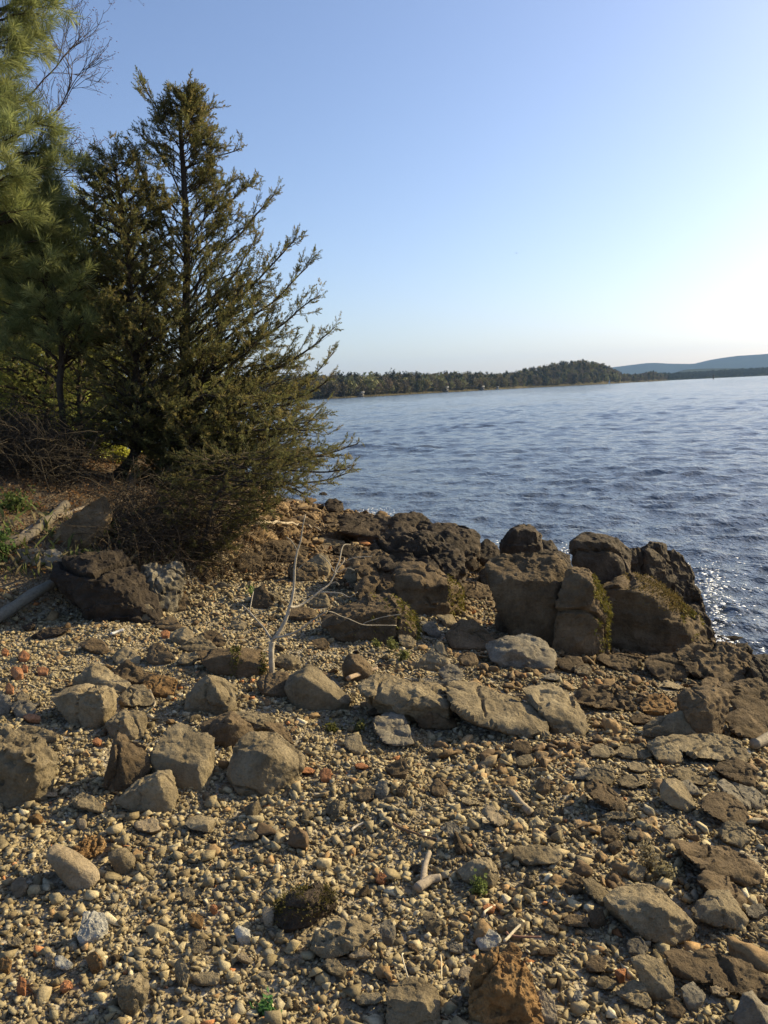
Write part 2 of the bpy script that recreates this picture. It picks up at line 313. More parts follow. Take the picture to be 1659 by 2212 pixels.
# trees that stand out on the far bank
SHT = [(757, 'g', 12, 'broad olive tree at the far waterline beside the cedar tips'), (800, 'g', 15, 'tall pale green tree on the far bank, first of the pale ones beyond the cedar'), (815, 'b', 10, 'low brown bare tree at the far waterline by the sandy strip'),
       (838, 'b', 12, 'round grey budding tree behind the sandy strip of the far bank'), (850, 'p', 17, 'dark narrow pine above the sandy strip of the far bank'), (922, 'g', 12, 'pale green budding tree over the middle of the far bank'),
       (952, 'g', 14, 'bright pale tree standing tallest before the dark far woods'), (962, 'b', 9, 'small brown tree in front of the grey cottage'), (975, 'g', 9, 'yellowish round tree left of the far cottage'),
       (1000, 'g', 11, 'slim pale green tree near the white boat shed'), (1035, 'b', 10, 'round reddish brown tree on the open lawn of the far bank'), (1330, 'g', 13, 'pale tree on the tip of the wooded hill'), (1310, 'g', 12, 'light green tree at the hill foot above the sail'), (1402, 'p', 14, 'dark pine topping the low point right of the hill')]
for x, kd, s, lab in SHT:
    d0 = np.interp(x, hpx, hs0)+5; A0 = azdir(x); (V, T), _ = PROT[{'g': 1, 'b': 5, 'p': 9}[kd]]; nt_ = 3
    t0 = empty('shore_tree', (d0*math.sin(A0), d0*math.cos(A0), .6)); tag(t0, lab, 'tree', 'trees standing out on the far bank')
    sc = np.array([s*1.05, s*1.05, s]); c = np.array({'g': (.22, .22, .09), 'b': (.17, .125, .085), 'p': (.03, .04, .022)}[kd])
    link('crown', mesh('crown', V[:-3*nt_]*sc, T[:-nt_], MAT_FAR, False, c), t0); link('trunk', mesh('trunk', V[-3*nt_:]*sc, T[-nt_:]-T[-nt_:].min(), MAT_FAR, False, (.09, .07, .05)), t0)
# cottages, sheds, boats on the far bank
def flat(name, c, r=.7):
    m, t, b = nodes(name); n = N(t, 'ShaderNodeTexNoise', Scale=3., Detail=4.); c2 = tuple(q*.8 for q in c)
    t.links.new(ramp(t, n.outputs[0], [(.3, c2), (.7, c)]), b.inputs['Base Color']); b.inputs['Roughness'].default_value = r; return m
WHITE = flat('white_paint', (.6, .6, .58)); GREYR = flat('grey_shingle', (.22, .22, .23)); WALLM = flat('cottage_wall', (.24, .21, .17)); DARKP = flat('dark_paint', (.03, .03, .035))
def boxpts(x0, x1, y0, y1, z0, z1): return np.array([[x, y, z] for z in (z0, z1) for y in (y0, y1) for x in (x0, x1)])
BT = np.array([[0, 2, 1], [1, 2, 3], [4, 5, 6], [5, 7, 6], [0, 1, 4], [1, 5, 4], [2, 6, 3], [3, 6, 7], [0, 4, 2], [2, 4, 6], [1, 3, 5], [3, 7, 5]])
def cottage(x, wd, dp, ht, wallm, roofm, lab, dist=2):
    wd, dp, ht = wd*.7, dp*.7, ht*.75
    d0 = np.interp(x, hpx, hs0)+dist; A0 = azdir(x); e = empty('cottage', (d0*math.sin(A0), d0*math.cos(A0), .9)); e.rotation_euler[2] = -A0; tag(e, lab, 'house')
    bg_ = Bag(); bg_.add(boxpts(-wd/2, wd/2, -dp/2, dp/2, -1.5, ht), BT); bg_.build('wall', wallm, e)
    r = Bag(); q = np.array([[-wd/2-.4, -dp/2-.4, ht], [wd/2+.4, -dp/2-.4, ht], [-wd/2-.4, dp/2+.4, ht], [wd/2+.4, dp/2+.4, ht], [-wd/2-.4, 0, ht+wd*.28], [wd/2+.4, 0, ht+wd*.28]]); r.add(q, [[0, 1, 5], [0, 5, 4], [2, 5, 3], [2, 4, 5], [0, 4, 2], [1, 3, 5], [0, 2, 1], [1, 2, 3]]); r.build('roof', roofm, e)
    for sx in (-.25, .2): g = Bag(); g.add(boxpts(sx*wd-.6, sx*wd+.6, -dp/2-.06, -dp/2+.05, ht*.35, ht*.8), BT); g.build('window', DARKP, e)
cottage(1040, 8, 6, 2.2, WALLM, GREYR, 'tan cottage with a grey roof on the far lawn')
cottage(996, 7, 6, 2.6, WALLM, GREYR, 'grey roofed cottage half behind trees on the far bank', 14)
cottage(1075, 3.4, 3, 2.0, WHITE, GREYR, 'small white boat shed at the far waterline')
cottage(778, 7, 5, 1.8, WALLM, GREYR, 'low brown cabin by the sandy strip nearest the cedar', 4)
cottage(960, 10, 7, 3, WALLM, GREYR, 'grey cottage low among the bright trees of the far bank', 6)
def boat(x, y, L, mast, lab, cab=True):
    P = CAM+ray(x, y)*((-H)/ray(x, y)[2]); P = P*min(1, 900/np.linalg.norm(P[:2])); e = empty('sailboat' if mast else 'motorboat', (P[0], P[1], 0)); tag(e, lab, 'boat')
    hb = Bag(); st = [(-.5, .16), (-.2, .2), (.2, .17), (.5, .01)]; V = []; 
    for sx, hw in st: V += [[sx*L, -hw*L, .09*L], [sx*L, hw*L, .09*L], [sx*L, -hw*L*.5, -.05*L], [sx*L, hw*L*.5, -.05*L]]
    T = [[0, 1, 2], [1, 3, 2]]
    for i in range(3):
        a = i*4; T += [[a, a+4, a+1], [a+1, a+4, a+5], [a, a+2, a+4], [a+2, a+6, a+4], [a+1, a+5, a+3], [a+3, a+5, a+7]]
    hb.add(V, T); hb.build('hull', WHITE, e)
    cb = Bag(); cb.add(boxpts(-.15*L, .12*L, -.1*L, .1*L, .09*L, .22*L), BT); cb.build('cabin', WHITE, e)
    if mast: s = Bag(); s.add([[.08*L, 0, .2*L], [-.42*L, .03*L, .22*L], [.06*L, 0, 1.25*L], [.1*L, -.02*L, .1*L], [.1*L, .02*L, 1.3*L], [.12*L, 0, .1*L]], [[0, 1, 2], [3, 4, 5]]); s.build('sail', WHITE, e)
boat(1317, 828.5, 4.2, True, 'white sailboat on the water off the wooded hill')
boat(1071, 840, 3, False, 'white motorboat moored at the far lawn')
bu = empty('channel_marker', (CAM+ray(1541, 822)*900)*[1, 1, 0]); tag(bu, 'dark channel marker post standing in the far water', 'buoy')
q = Bag(); q.add(boxpts(-.5, .5, -.5, .5, -1, 3.2), BT); q.build('post', DARKP, bu); q = Bag(); q.add(boxpts(-.9, .9, -.1, .1, 3.2, 4.9), BT); q.build('board', DARKP, bu)
# a bird high over the lake
P = at(1116, 547, 140); bb = Bag(); V, T = blob(3, 16, 1); bb.add(V*[.08, .2, .07], T); bb.add([[-.06, .08, 0], [-.06, -.08, 0], [-.5, -.05, .16], [.06, .08, 0], [.06, -.08, 0], [.5, -.05, .14], [0, -.15, 0], [-.07, -.34, 0], [.07, -.34, 0]], [[0, 1, 2], [3, 5, 4], [6, 7, 8]])
tag(bb.build('bird', DARKP), 'tiny dark bird gliding high over the lake', 'bird').location = P
# the air
hz = Bag(); hz.add(boxpts(-9000, 11000, -500, 11500, -7, 420), BT)
m = bpy.data.materials.new('haze'); m.use_nodes = True; t = m.node_tree; t.nodes.remove(t.nodes['Principled BSDF']); pv = t.nodes.new('ShaderNodeVolumePrincipled')
pv.inputs['Color'].default_value = (.36, .58, 1, 1); pv.inputs['Density'].default_value = 6e-5; pv.inputs['Anisotropy'].default_value = .2
t.links.new(pv.outputs[0], t.nodes['Material Output'].inputs['Volume'])
tag(hz.build('haze', m), kind='stuff')
# ------------------------------------------------------------------ rocks: convex facets rounded at the edges, then weathered
ICO = {}
def ico(level):
    if level not in ICO:
        bm = bmesh.new(); bmesh.ops.create_icosphere(bm, subdivisions=level, radius=1); bm.verts.index_update()
        ICO[level] = (np.array([v.co[:] for v in bm.verts]), np.array([[v.index for v in f.verts] for f in bm.faces])); bm.free()
    return ICO[level]
def planes(P):
    bm = bmesh.new(); [bm.verts.new(p) for p in P]; bmesh.ops.convex_hull(bm, input=bm.verts); bm.normal_update(); out = []
    for f in bm.faces:
        n = np.array(f.normal); d = float(n@np.array(f.calc_center_median())); a = f.calc_area()
        if a > 1e-9: out.append((n, d, a) if d >= 0 else (-n, -d, a))
    bm.free(); return out
def vertex_normals(V, T):
    n = np.cross(V[T[:, 1]]-V[T[:, 0]], V[T[:, 2]]-V[T[:, 0]]); o = np.zeros_like(V)
    for k in range(3): np.add.at(o, T[:, k], n)
    return nrm(o)
def rock_shape(P, level, seed, p=60, rough=.03, strata=0., fr=1., pits=0., chips=9):
    """star-shaped surface over the convex hull of P, edges rounded by the p-norm, weathered by noise"""
    P = np.asarray(P, float); c = P.mean(0); Q = P-c; pl = planes(Q); ext = Q.max(0)-Q.min(0); S = ext.max()
    D, T = ico(level); D = nrm(D*np.maximum(ext, .25*S)); rq_ = np.random.default_rng(seed)
    if chips:
        for _ in range(chips): n_ = nrm(rq_.normal(size=(1, 3)))[0]; pl.append((n_, float((Q@n_).max())*rq_.uniform(.84, .96), 1))
    A = np.stack([n for n, d, a in pl]); d = np.maximum(np.array([q[1] for q in pl]), .02*S)
    K = np.maximum(D@A.T, 1e-6)/d; mx = K.max(1, keepdims=True); r = 1/(mx[:, 0]*((K/mx)**p).sum(1)**(1/p)); V = D*r[:, None]
    for it in range(2):
        nn = vertex_normals(V, T); q = V/S*fr+seed*3.7; sc = S*rough
        if it == 0:
            big = fbm(q*2.2, 3, seed); dv = .5*big
            if strata:
                u = nrm(np.array([[.25*math.sin(seed), .3*math.cos(seed*2.1), 1.]]))[0]; tt = (V@u)/S*9*fr+.9*noise(q*2.5, seed+9); fl = np.floor(tt); sawt = tt-fl
                dv = dv+.7*strata*(h3(fl, fl*0, fl*0, seed)*1.2+(sawt-.5)*.7)
        else:
            f = fbm(q*9, 5, seed+40, .68); rg_ = 1-np.abs(fbm(q*6, 5, seed+60, .6)); dv = .34*f+.42*(rg_-.6)
            dv = dv-1.3*np.clip(1-np.abs(noise(q*1.9+5.1, seed+90))*15, 0, 1)*(strata > .12)
            if pits: dv = dv-pits*np.clip(noise(q*15, seed+80)-.15, 0, 1)*1.3
        V = V+nn*(dv*sc)[:, None]
    return V+c, T
LMS = []                                               # where the named rocks lie in the picture, used to keep the small stones off them
COUNT = 0; HERO = []
def rock(z, pts, mat, label, name='rock', th=.85, p=110, rough=.038, strata=.5, pits=.4, by=None, fr=1., sink=.3, cat=None, group=None, level=None, back=.78, front=True, d0=None):
    global COUNT; COUNT += 1; rs = np.random.default_rng(COUNT*13+1)
    Q = [zz(z, q) for q in pts]; xs = np.array([q[0] for q in Q]); ys = np.array([q[1] for q in Q]); yb, yt = ys.max(), ys.min(); cx, cy = xs.mean(), ys.mean()
    xb = np.mean(xs[ys > yb-.25*(yb-yt)]); g = hit(xb, zz(z, (0, by))[1] if by else yb-.04*(yb-yt))
    if d0 is None: d0 = depth_of(g)
    wd = (xs.max()-xs.min())*d0/F; hp = (yb-yt)*d0/F; thk = th*min(wd, 1.6*hp+.03); P = []
    for q in Q:
        k = q[2] if len(q) > 2 else .15+.6*(yb-q[1])/(yb-yt)
        room = depth_of(hit(q[0], min(q[1], yb)))-d0; P.append(at(q[0], q[1], d0+min(k*thk, max((.74 if len(q) > 2 and k >= .7 else .55)*room, .12*k*thk))))
        if len(q) < 3 or q[2] > .3: P.append(at(cx+(q[0]-cx)*back, yb+(q[1]-yb)*(back-.08), d0+thk*.95))
    if front and sum(len(q) > 2 and q[2] <= .12 for q in Q) < 2: fx = cx+rs.uniform(-.22, .22)*(xs.max()-xs.min()); P.append(at(fx, cy+.18*(yb-yt), d0+.02*thk))
    P = np.array(P); lowp = P[P[:, 2] < P[:, 2].min()+.35*np.ptp(P[:, 2])]
    P = np.concatenate([P, (lowp-lowp.mean(0))*[.9, .9, 1]+lowp.mean(0)-[0, 0, sink*hp+.01]])
    dia = max(xs.max()-xs.min(), yb-yt); lv = level or (4 if dia < 62 else 5 if dia < 150 else 6)
    P = P.mean(0)+(P-P.mean(0))*(1.20 if name == 'boulder' else 1.10)
    V, T = rock_shape(P, lv, COUNT*7+3, p, rough, strata, fr, pits, 0 if name == 'cobble' else 3)
    V = V+[0, 0, .018]; o0 = np.array([P[:, 0].mean(), P[:, 1].mean(), P[:, 2].min()])
    o = link(name, mesh(name, V-o0, T, ROCK[mat], True), None, o0)
    try: o.data.set_sharp_from_angle(angle=math.radians(38))
    except Exception: pass
    tag(o, label, cat or {'rock': 'rock', 'boulder': 'boulder', 'stone': 'stone', 'cobble': 'stone', 'brick_fragment': 'brick', 'rock_slab': 'rock', 'quartz_stone': 'stone'}[name], group)
    LMS.append((cx, cy, (xs.max()-xs.min())/2, (yb-yt)/2)); HERO.append(len(LMS)-1); return o
G_LEDGE = 'broken slabs of the rock ledge'; G_BLOCK = 'loose blocks on the gravel'; G_SHORE = 'boulders along the waterline'; G_MID = 'rubble rocks below the cedar'; G_FORE = 'rocks in the gravel of the near beach'; G_RIGHT = 'rocks on the slope to the water'; G_BRICK = 'worn brick pieces on the beach'
# --- boulders along the water
B = lambda pts, mat, lab, **k: rock('B', pts, mat, lab, k.pop('name', 'boulder'), group=G_SHORE, **k)
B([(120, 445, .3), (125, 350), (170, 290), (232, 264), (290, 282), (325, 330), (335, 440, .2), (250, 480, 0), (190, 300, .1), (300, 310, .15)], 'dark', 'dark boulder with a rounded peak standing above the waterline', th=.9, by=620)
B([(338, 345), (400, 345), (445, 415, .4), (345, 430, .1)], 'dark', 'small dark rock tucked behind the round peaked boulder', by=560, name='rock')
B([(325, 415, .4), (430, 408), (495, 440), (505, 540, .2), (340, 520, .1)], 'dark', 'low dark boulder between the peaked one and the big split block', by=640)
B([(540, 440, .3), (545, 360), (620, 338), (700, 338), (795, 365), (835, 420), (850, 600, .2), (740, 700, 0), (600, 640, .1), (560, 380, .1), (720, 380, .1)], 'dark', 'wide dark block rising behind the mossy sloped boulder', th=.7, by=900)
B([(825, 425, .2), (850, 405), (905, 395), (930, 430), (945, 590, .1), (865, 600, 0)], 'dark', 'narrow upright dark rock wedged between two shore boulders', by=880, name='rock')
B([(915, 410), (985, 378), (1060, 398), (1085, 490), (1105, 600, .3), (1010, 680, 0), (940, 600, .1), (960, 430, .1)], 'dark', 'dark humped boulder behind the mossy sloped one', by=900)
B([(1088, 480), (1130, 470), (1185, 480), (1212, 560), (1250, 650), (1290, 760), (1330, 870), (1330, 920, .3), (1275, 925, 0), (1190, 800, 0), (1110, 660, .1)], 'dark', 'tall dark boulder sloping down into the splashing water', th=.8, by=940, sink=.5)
MB_ = B([(735, 650, .3), (790, 610), (850, 578), (930, 595), (1000, 615), (1080, 660), (1150, 715), (1200, 790), (1245, 850), (1290, 925, .3), (1260, 965, .1), (1150, 1005, 0), (950, 1015, 0), (800, 960, .1), (730, 830, .1), (1010, 720, 0), (850, 650, .08)], 'brown', 'big sloped boulder with mossy edge at the water', th=.6, rough=.032)
BB_ = B([(55, 520, .5), (70, 490), (150, 463), (280, 465), (390, 453), (440, 490), (492, 560), (497, 690, .3), (440, 975, .05), (260, 930, .05), (180, 810, 0), (90, 650, .1), (150, 590, .05), (380, 600, 0)], 'brown', 'largest brown boulder on the shore, broad and cracked', th=.62, rough=.03, strata=.3)
PB_ = B([(487, 575, .4), (540, 560), (612, 560), (650, 610), (690, 680), (718, 790), (716, 1000, .2), (640, 1030, 0), (520, 1010, 0), (430, 970, .1), (450, 780, .1), (630, 640, 0)], 'brown', 'upright brown pillar rock with algae down its sunlit edge', th=.75, rough=.036, strata=.2)
B([(1160, 1000, .4), (1230, 965), (1310, 950), (1430, 962), (1500, 985), (1548, 1005), (1548, 1065), (1585, 1135, .3), (1480, 1190, 0), (1330, 1140, 0), (1220, 1110, .1)], 'brown', 'low rough boulder at the waterline below the tall dark one', th=.9, pits=.8, rough=.045)
B([(935, 1055, .2), (980, 1030), (1080, 1010), (1165, 1012), (1205, 1090, .3), (1170, 1160, 0), (1000, 1130, 0)], 'brown', 'flat topped rough rock at the foot of the mossy boulder', name='rock', pits=.8)
B([(1565, 1075, .3), (1590, 1038), (1640, 1030), (1700, 1050), (1760, 1150), (1720, 1220, 0), (1600, 1190, 0)], 'dark', 'dark wet boulder at the frame edge beside the water')
B([(1400, 1230, .2), (1440, 1195), (1520, 1158), (1610, 1165), (1680, 1230), (1740, 1330), (1640, 1400, 0), (1500, 1350, 0)], 'brown', 'smooth brown boulder below the dark wet one')
B([(40, 965, .8), (90, 930), (140, 913), (270, 903), (330, 935), (365, 965), (420, 1000, .6), (395, 1090, .05), (210, 1085, 0), (60, 1045, .05), (190, 985, .05)], 'grey', 'pale topped slab rock at the foot of the largest boulder', name='rock_slab', pits=.5)
B([(430, 1050), (500, 1020), (570, 1030), (590, 1070), (520, 1110, 0), (450, 1090, 0)], 'brown', 'low brown rock right of the pale topped slab', name='rock')
B([(530, 1085), (610, 1070), (632, 1110), (600, 1130, 0), (545, 1120, 0)], 'tan', 'small tan stone below the pillar rock', name='stone')
A = lambda pts, mat, lab, **k: rock('A', pts, mat, lab, k.pop('name', 'rock'), group=k.pop('group', G_MID), **k)
A([(1315, 930), (1340, 880), (1385, 848), (1450, 850), (1510, 890), (1558, 945, .4), (1550, 985, .1), (1440, 1000, 0), (1340, 985, 0)], 'brown', 'rounded grey brown boulder between the mossy flat rock and largest boulder', name='boulder', group=G_SHORE)
A([(572, 135), (600, 105), (640, 103), (672, 116), (680, 158, .4), (640, 168, 0), (585, 162, 0)], 'dark', 'square black rock standing alone in the shallow water', by=190, group=G_SHORE)
A([(655, 250), (665, 215), (720, 200), (800, 195), (900, 215), (965, 232), (985, 290), (930, 330, 0), (800, 320, 0), (680, 290, 0)], 'dark', 'long dark boulder farthest along the waterline', name='boulder', by=390, group=G_SHORE)
A([(970, 265), (1010, 215), (1070, 196), (1150, 210), (1175, 250), (1225, 275), (1210, 350, .1), (1100, 330, 0), (1000, 300, 0)], 'dark', 'dark humped boulder second along the waterline from the cedar', name='boulder', by=480, group=G_SHORE)
A([(1200, 300), (1240, 268), (1330, 262), (1410, 270), (1458, 300), (1478, 350), (1472, 425, .3), (1390, 460, 0), (1250, 390, 0)], 'dark', 'blunt dark boulder with square end over the water', name='boulder', by=560, group=G_SHORE)
A([(1460, 430, .2), (1490, 380), (1532, 343), (1580, 370), (1625, 440), (1600, 470, 0), (1500, 460, 0)], 'dark', 'pointed dark rock in the gap beside the peaked boulder', by=560, group=G_SHORE)
A([(850, 430), (900, 370), (980, 308), (1080, 315), (1200, 338), (1290, 380), (1345, 430), (1380, 530, .3), (1260, 575, 0), (1100, 530, 0), (920, 510, 0)], 'dark', 'broad rough boulder heaped behind the central block', name='boulder', by=680, group=G_SHORE, pits=.9, rough=.05)
A([(740, 470), (790, 430), (860, 428), (960, 455), (1020, 500), (1030, 560, .3), (980, 610, 0), (860, 590, 0), (770, 530, 0)], 'brown', 'rough brown boulder left of the heaped shore boulders', name='boulder', by=660, pits=.9, rough=.05)
CB_ = A([(1005, 600, .3), (1020, 550), (1080, 515), (1160, 508), (1230, 550), (1290, 590), (1372, 650), (1368, 720, .3), (1290, 795, 0), (1150, 800, 0), (1050, 760, .05), (1150, 620, 0), (1300, 640, .1)], 'brown', 'squarish brown boulder with a mossy right edge, centre of the rubble', name='boulder', rough=.04)
A([(755, 660), (770, 610), (830, 568), (920, 590), (1010, 600), (1100, 632), (1100, 690, .3), (1020, 750, 0), (870, 740, 0), (790, 700, 0)], 'brown', 'flat sunlit rock lying against the squarish boulder', name='rock', rough=.05, pits=.8)
FB_ = A([(580, 830, .3), (640, 770), (740, 730), (850, 698), (950, 708), (1010, 750), (1060, 800), (1092, 850, .4), (1075, 900, .1), (960, 940, 0), (760, 920, 0), (620, 890, 0), (800, 800, .05), (980, 790, .1)], 'brown', 'long flat rock with moss hanging from its right end', name='boulder', th=.9, strata=.6)
A([(1370, 620), (1400, 600), (1480, 610), (1562, 640), (1550, 690, .2), (1450, 700, 0), (1390, 670, 0)], 'brown', 'narrow sunlit shelf rock between the squarish and largest boulders')
A([(1370, 480), (1420, 455), (1500, 450), (1530, 500), (1480, 530, 0), (1390, 530, 0)], 'brown', 'small shelf rock below the pointed dark rock')
A([(180, 420, .2), (250, 358), (330, 350), (380, 400), (465, 405), (445, 462, .1), (320, 480, 0), (220, 465, 0)], 'brown', 'dark wedge rock with a pale flat end below the cedar boughs')
A([(45, 470), (90, 425), (150, 428), (200, 450), (208, 520, .2), (140, 540, 0), (70, 520, 0)], 'brown', 'squat brown rock at the left of the rubble below the cedar')
A([(440, 490), (500, 470), (565, 428), (605, 480), (590, 540, .1), (520, 560, 0), (470, 545, 0)], 'tan', 'upright tan rock behind the fork of the bare sapling')
A([(350, 540), (380, 490), (440, 468), (510, 520), (525, 560, .3), (470, 590, 0), (390, 585, 0)], 'brown', 'brown rock touching the upright stem of the sapling')
A([(685, 570), (720, 505), (735, 503), (762, 545), (755, 595, 0), (710, 600, 0)], 'tan', 'small pointed tan rock with one bright face beside the rough brown boulder', name='stone')
A([(540, 345), (560, 335), (680, 358), (690, 375, .3), (630, 385, 0), (545, 372, 0)], 'tan', 'narrow plank shaped stone lit along its top', name='stone', th=.8)
A([(545, 290), (600, 262), (690, 270), (730, 305), (725, 340, .2), (640, 350, 0), (560, 330, 0)], 'brown', 'knobbly brown rock behind the plank shaped stone', pits=.9)
A([(620, 390), (700, 380), (780, 390), (800, 420), (720, 440, 0), (640, 430, 0)], 'dark', 'low dark rock left of the rough heaped boulder')
A([(150, 660), (210, 615), (240, 690), (265, 745, .2), (200, 755, 0), (130, 735, 0)], 'brown', 'sharp topped brown rock between the sapling and the lichen boulder')
A([(470, 730), (560, 660), (600, 700), (600, 740, .1), (520, 750, 0)], 'tan', 'ribbed tan rock under the right branch of the sapling')
A([(230, 670), (280, 655), (305, 690), (270, 710, 0)], 'tan', 'small tan stone beside the sharp topped brown rock', name='stone')
A([(360, 770), (440, 755), (520, 770), (515, 810, .1), (420, 830, 0), (360, 810, 0)], 'brown', 'flat brown rock behind the lower branches of the sapling', name='rock_slab')
A([(10, 840), (60, 825), (115, 850), (90, 880, 0), (20, 880, 0)], 'tan', 'low tan stone above the mossy shaded rock', name='stone')
A([(1115, 1100, .2), (1180, 1030), (1250, 958), (1275, 985), (1308, 1080, .3), (1290, 1120, .05), (1180, 1122, 0)], 'tan', 'triangular grey tan rock standing before the pale slab', th=.7, strata=.2, pits=.1)
A([(680, 1110, .2), (700, 1060), (725, 1040), (785, 1050), (850, 1120, .4), (840, 1170, .1), (740, 1195, 0), (690, 1175, 0), (750, 1090, 0)], 'brown', 'chunky brown rock beside the broken plank')
A([(1240, 1140), (1280, 1105), (1330, 1088), (1392, 1140), (1380, 1190, .1), (1290, 1185, 0)], 'grey', 'jagged grey rock behind the split ledge', pits=.8)
A([(1140, 840), (1220, 845), (1260, 910), (1240, 930, 0), (1160, 900, 0)], 'grey', 'grey wedge stone between the long flat rock and rounded boulder', name='stone')
A([(1230, 800), (1330, 800), (1360, 860), (1290, 870, 0)], 'tan', 'thin sunlit slab under the squarish boulder', name='rock_slab')
A([(345, 1240, .2), (370, 1180), (420, 1150), (480, 1113), (540, 1138), (600, 1200), (650, 1240), (718, 1305, .3), (690, 1335, .05), (520, 1362, 0), (400, 1325, 0), (455, 1180, .05), (560, 1280, .02)], 'tan', 'large smooth faced block right of the sapling foot', th=.75, group=G_BLOCK, strata=.15, pits=.15, rough=.025)
A([(170, 1210), (200, 1165), (250, 1150), (350, 1155), (380, 1210, .3), (330, 1280, 0), (220, 1260, 0)], 'brown', 'dark grey rock at the very foot of the sapling', group=G_BLOCK, pits=.2)
A([(270, 1080), (330, 1040), (410, 1060), (430, 1100, .3), (350, 1120, 0)], 'tan', 'flat tan stone just right of the sapling trunk', name='stone')
A([(500, 950), (570, 940), (600, 970), (570, 1000, 0), (510, 990, 0)], 'brown', 'brown stone on the gravel between the sapling and the flat rock', name='stone')
A([(1010, 920), (1080, 925), (1110, 960), (1090, 990, 0), (1020, 975, 0)], 'tan', 'crumbly tan rock below the hanging moss', pits=.9)
# --- left and middle blocks
Cc = lambda pts, mat, lab, **k: rock('C', pts, mat, lab, k.pop('name', 'rock'), group=k.pop('group', G_BLOCK), **k)
Cc([(1140, 1000, .4), (1160, 920, .5), (1180, 845, .6), (1250, 785, .95), (1390, 766, 1.05), (1455, 830, .8), (1514, 890, .6), (1500, 965, .5), (1350, 1068, 0), (1200, 1055, .1), (1300, 958, .02), (1345, 885, .1), (1280, 1075, 0)], 'tan', 'square topped block, the right one of the block pair', th=.8, strata=.25, pits=.2, rough=.032)
Cc([(765, 895, .4), (800, 815, .6), (850, 760, .9), (905, 728, 1.1), (1000, 760, .9), (1077, 795, .8), (1062, 935, .45), (1012, 1040, 0), (880, 1015, .1), (790, 950, .2), (1020, 940, .02), (785, 880, .3)], 'tan', 'square topped block with a bright thin side, left of the pair', th=.8, strata=.25, pits=.2, rough=.032)
Cc([(1003, 725, .5), (1080, 690, .8), (1165, 660, .9), (1220, 700), (1268, 745, .6), (1255, 795, .3), (1140, 832, 0), (1050, 800, .1), (1150, 700, .1)], 'brown', 'brown wedge rock behind the block pair', strata=.3)
Cc([(1180, 660, .8), (1290, 655, .9), (1382, 690, .6), (1345, 745, .2), (1270, 765, 0), (1240, 700, .3)], 'tan', 'flat tan slab behind the right block', name='rock_slab', strata=.5)
Cc([(1330, 720, .2), (1410, 720), (1450, 760), (1475, 820, .2), (1400, 830, 0)], 'brown', 'dark mossy lump pressed behind the right block', pits=.8)
Cc([(938, 640, .3), (950, 580), (1000, 520), (1040, 478), (1100, 495), (1172, 525), (1180, 610, .3), (1150, 655, .05), (1000, 658, 0), (1060, 500, .2), (1100, 580, .02)], 'tan', 'pyramid shaped rock with a bright right face', strata=.4)
Cc([(262, 590, .3), (330, 550), (400, 530), (480, 530), (542, 532), (588, 585, .5), (575, 650, .4), (530, 705, .1), (430, 733, 0), (340, 680, .1), (500, 560, .1), (525, 650, .02)], 'tan', 'big block with a ragged bright right face, left group', th=.8, strata=.4)
Cc([(375, 500), (430, 450), (490, 418), (560, 460), (640, 515), (650, 545, .2), (590, 560, 0), (440, 545, .1), (470, 470, .2)], 'tan', 'sloping tan rock leaning over the big left block', strata=.4)
Cc([(575, 450), (640, 403), (690, 430), (745, 470, .5), (735, 500, .1), (650, 528, 0), (600, 500, 0)], 'brown', 'dark faced rock behind the sloping tan rock')
Cc([(600, 605), (630, 560), (660, 530), (720, 530), (780, 600, .4), (760, 625, .1), (640, 628, 0)], 'tan', 'small tent shaped rock with a sunlit slope, left group')
Cc([(700, 520), (760, 468), (820, 480), (885, 505, .5), (862, 565, .1), (790, 575, 0), (730, 560, 0)], 'rust', 'flat yellowish brown rock in the left rock group')
Cc([(540, 720, .2), (570, 690), (622, 652), (680, 655), (722, 665), (738, 720, .4), (690, 783, .05), (570, 775, 0), (640, 700, .05), (660, 740, .02)], 'tan', 'rock with a smooth grey left face and bright right face', strata=.2)
Cc([(82, 745, .4), (130, 728), (185, 735), (250, 760), (293, 785, .3), (275, 805, .05), (170, 803, 0), (100, 780, .1)], 'tan', 'low pointed flat stone on the left gravel', strata=.4)
Cc([(-120, 860), (-40, 770), (60, 768), (120, 795), (190, 830), (255, 905, .5), (215, 1015, .1), (110, 1100, 0), (-60, 1130, 0), (20, 850, .2), (150, 920, .05)], 'tan', 'big rough crusty rock cut by the left frame edge', name='boulder', rough=.05, pits=1.)
Cc([(525, 1040, .3), (555, 920), (568, 845), (585, 790), (600, 772), (640, 800), (730, 845, .7), (758, 945, .4), (645, 1065, 0), (570, 1062, .05), (580, 870, .2)], 'brown', 'dark rock with a crooked tip against the left block', strata=.2)
Cc([(605, 1110, .3), (680, 1030), (740, 985), (790, 955), (860, 965), (895, 1075, .5), (845, 1155, .05), (720, 1158, 0), (640, 1140, .05), (790, 1000, .1)], 'tan', 'leaning dark triangular rock before the dark crooked one')
Cc([(368, 1105, .5), (420, 1070), (470, 1095), (515, 1135, .4), (512, 1168, .1), (460, 1155, 0), (400, 1140, 0)], 'tan', 'flat dark stone left of the leaning triangular rock', name='stone', strata=.3)
MR_ = Cc([(998, 360, .6), (1050, 345), (1120, 340), (1230, 340), (1300, 348, .8), (1320, 400, .4), (1312, 445, .1), (1200, 472, 0), (1060, 445, 0), (1020, 400, .1), (1180, 375, .1)], 'brown', 'wide flat rock with shaded mossy front left of the sapling', rough=.03)
Cc([(568, 385), (600, 345), (628, 328), (670, 350), (705, 385, .5), (695, 408, .1), (600, 412, 0)], 'tan', 'angular tan stone at the back of the left group', name='stone')
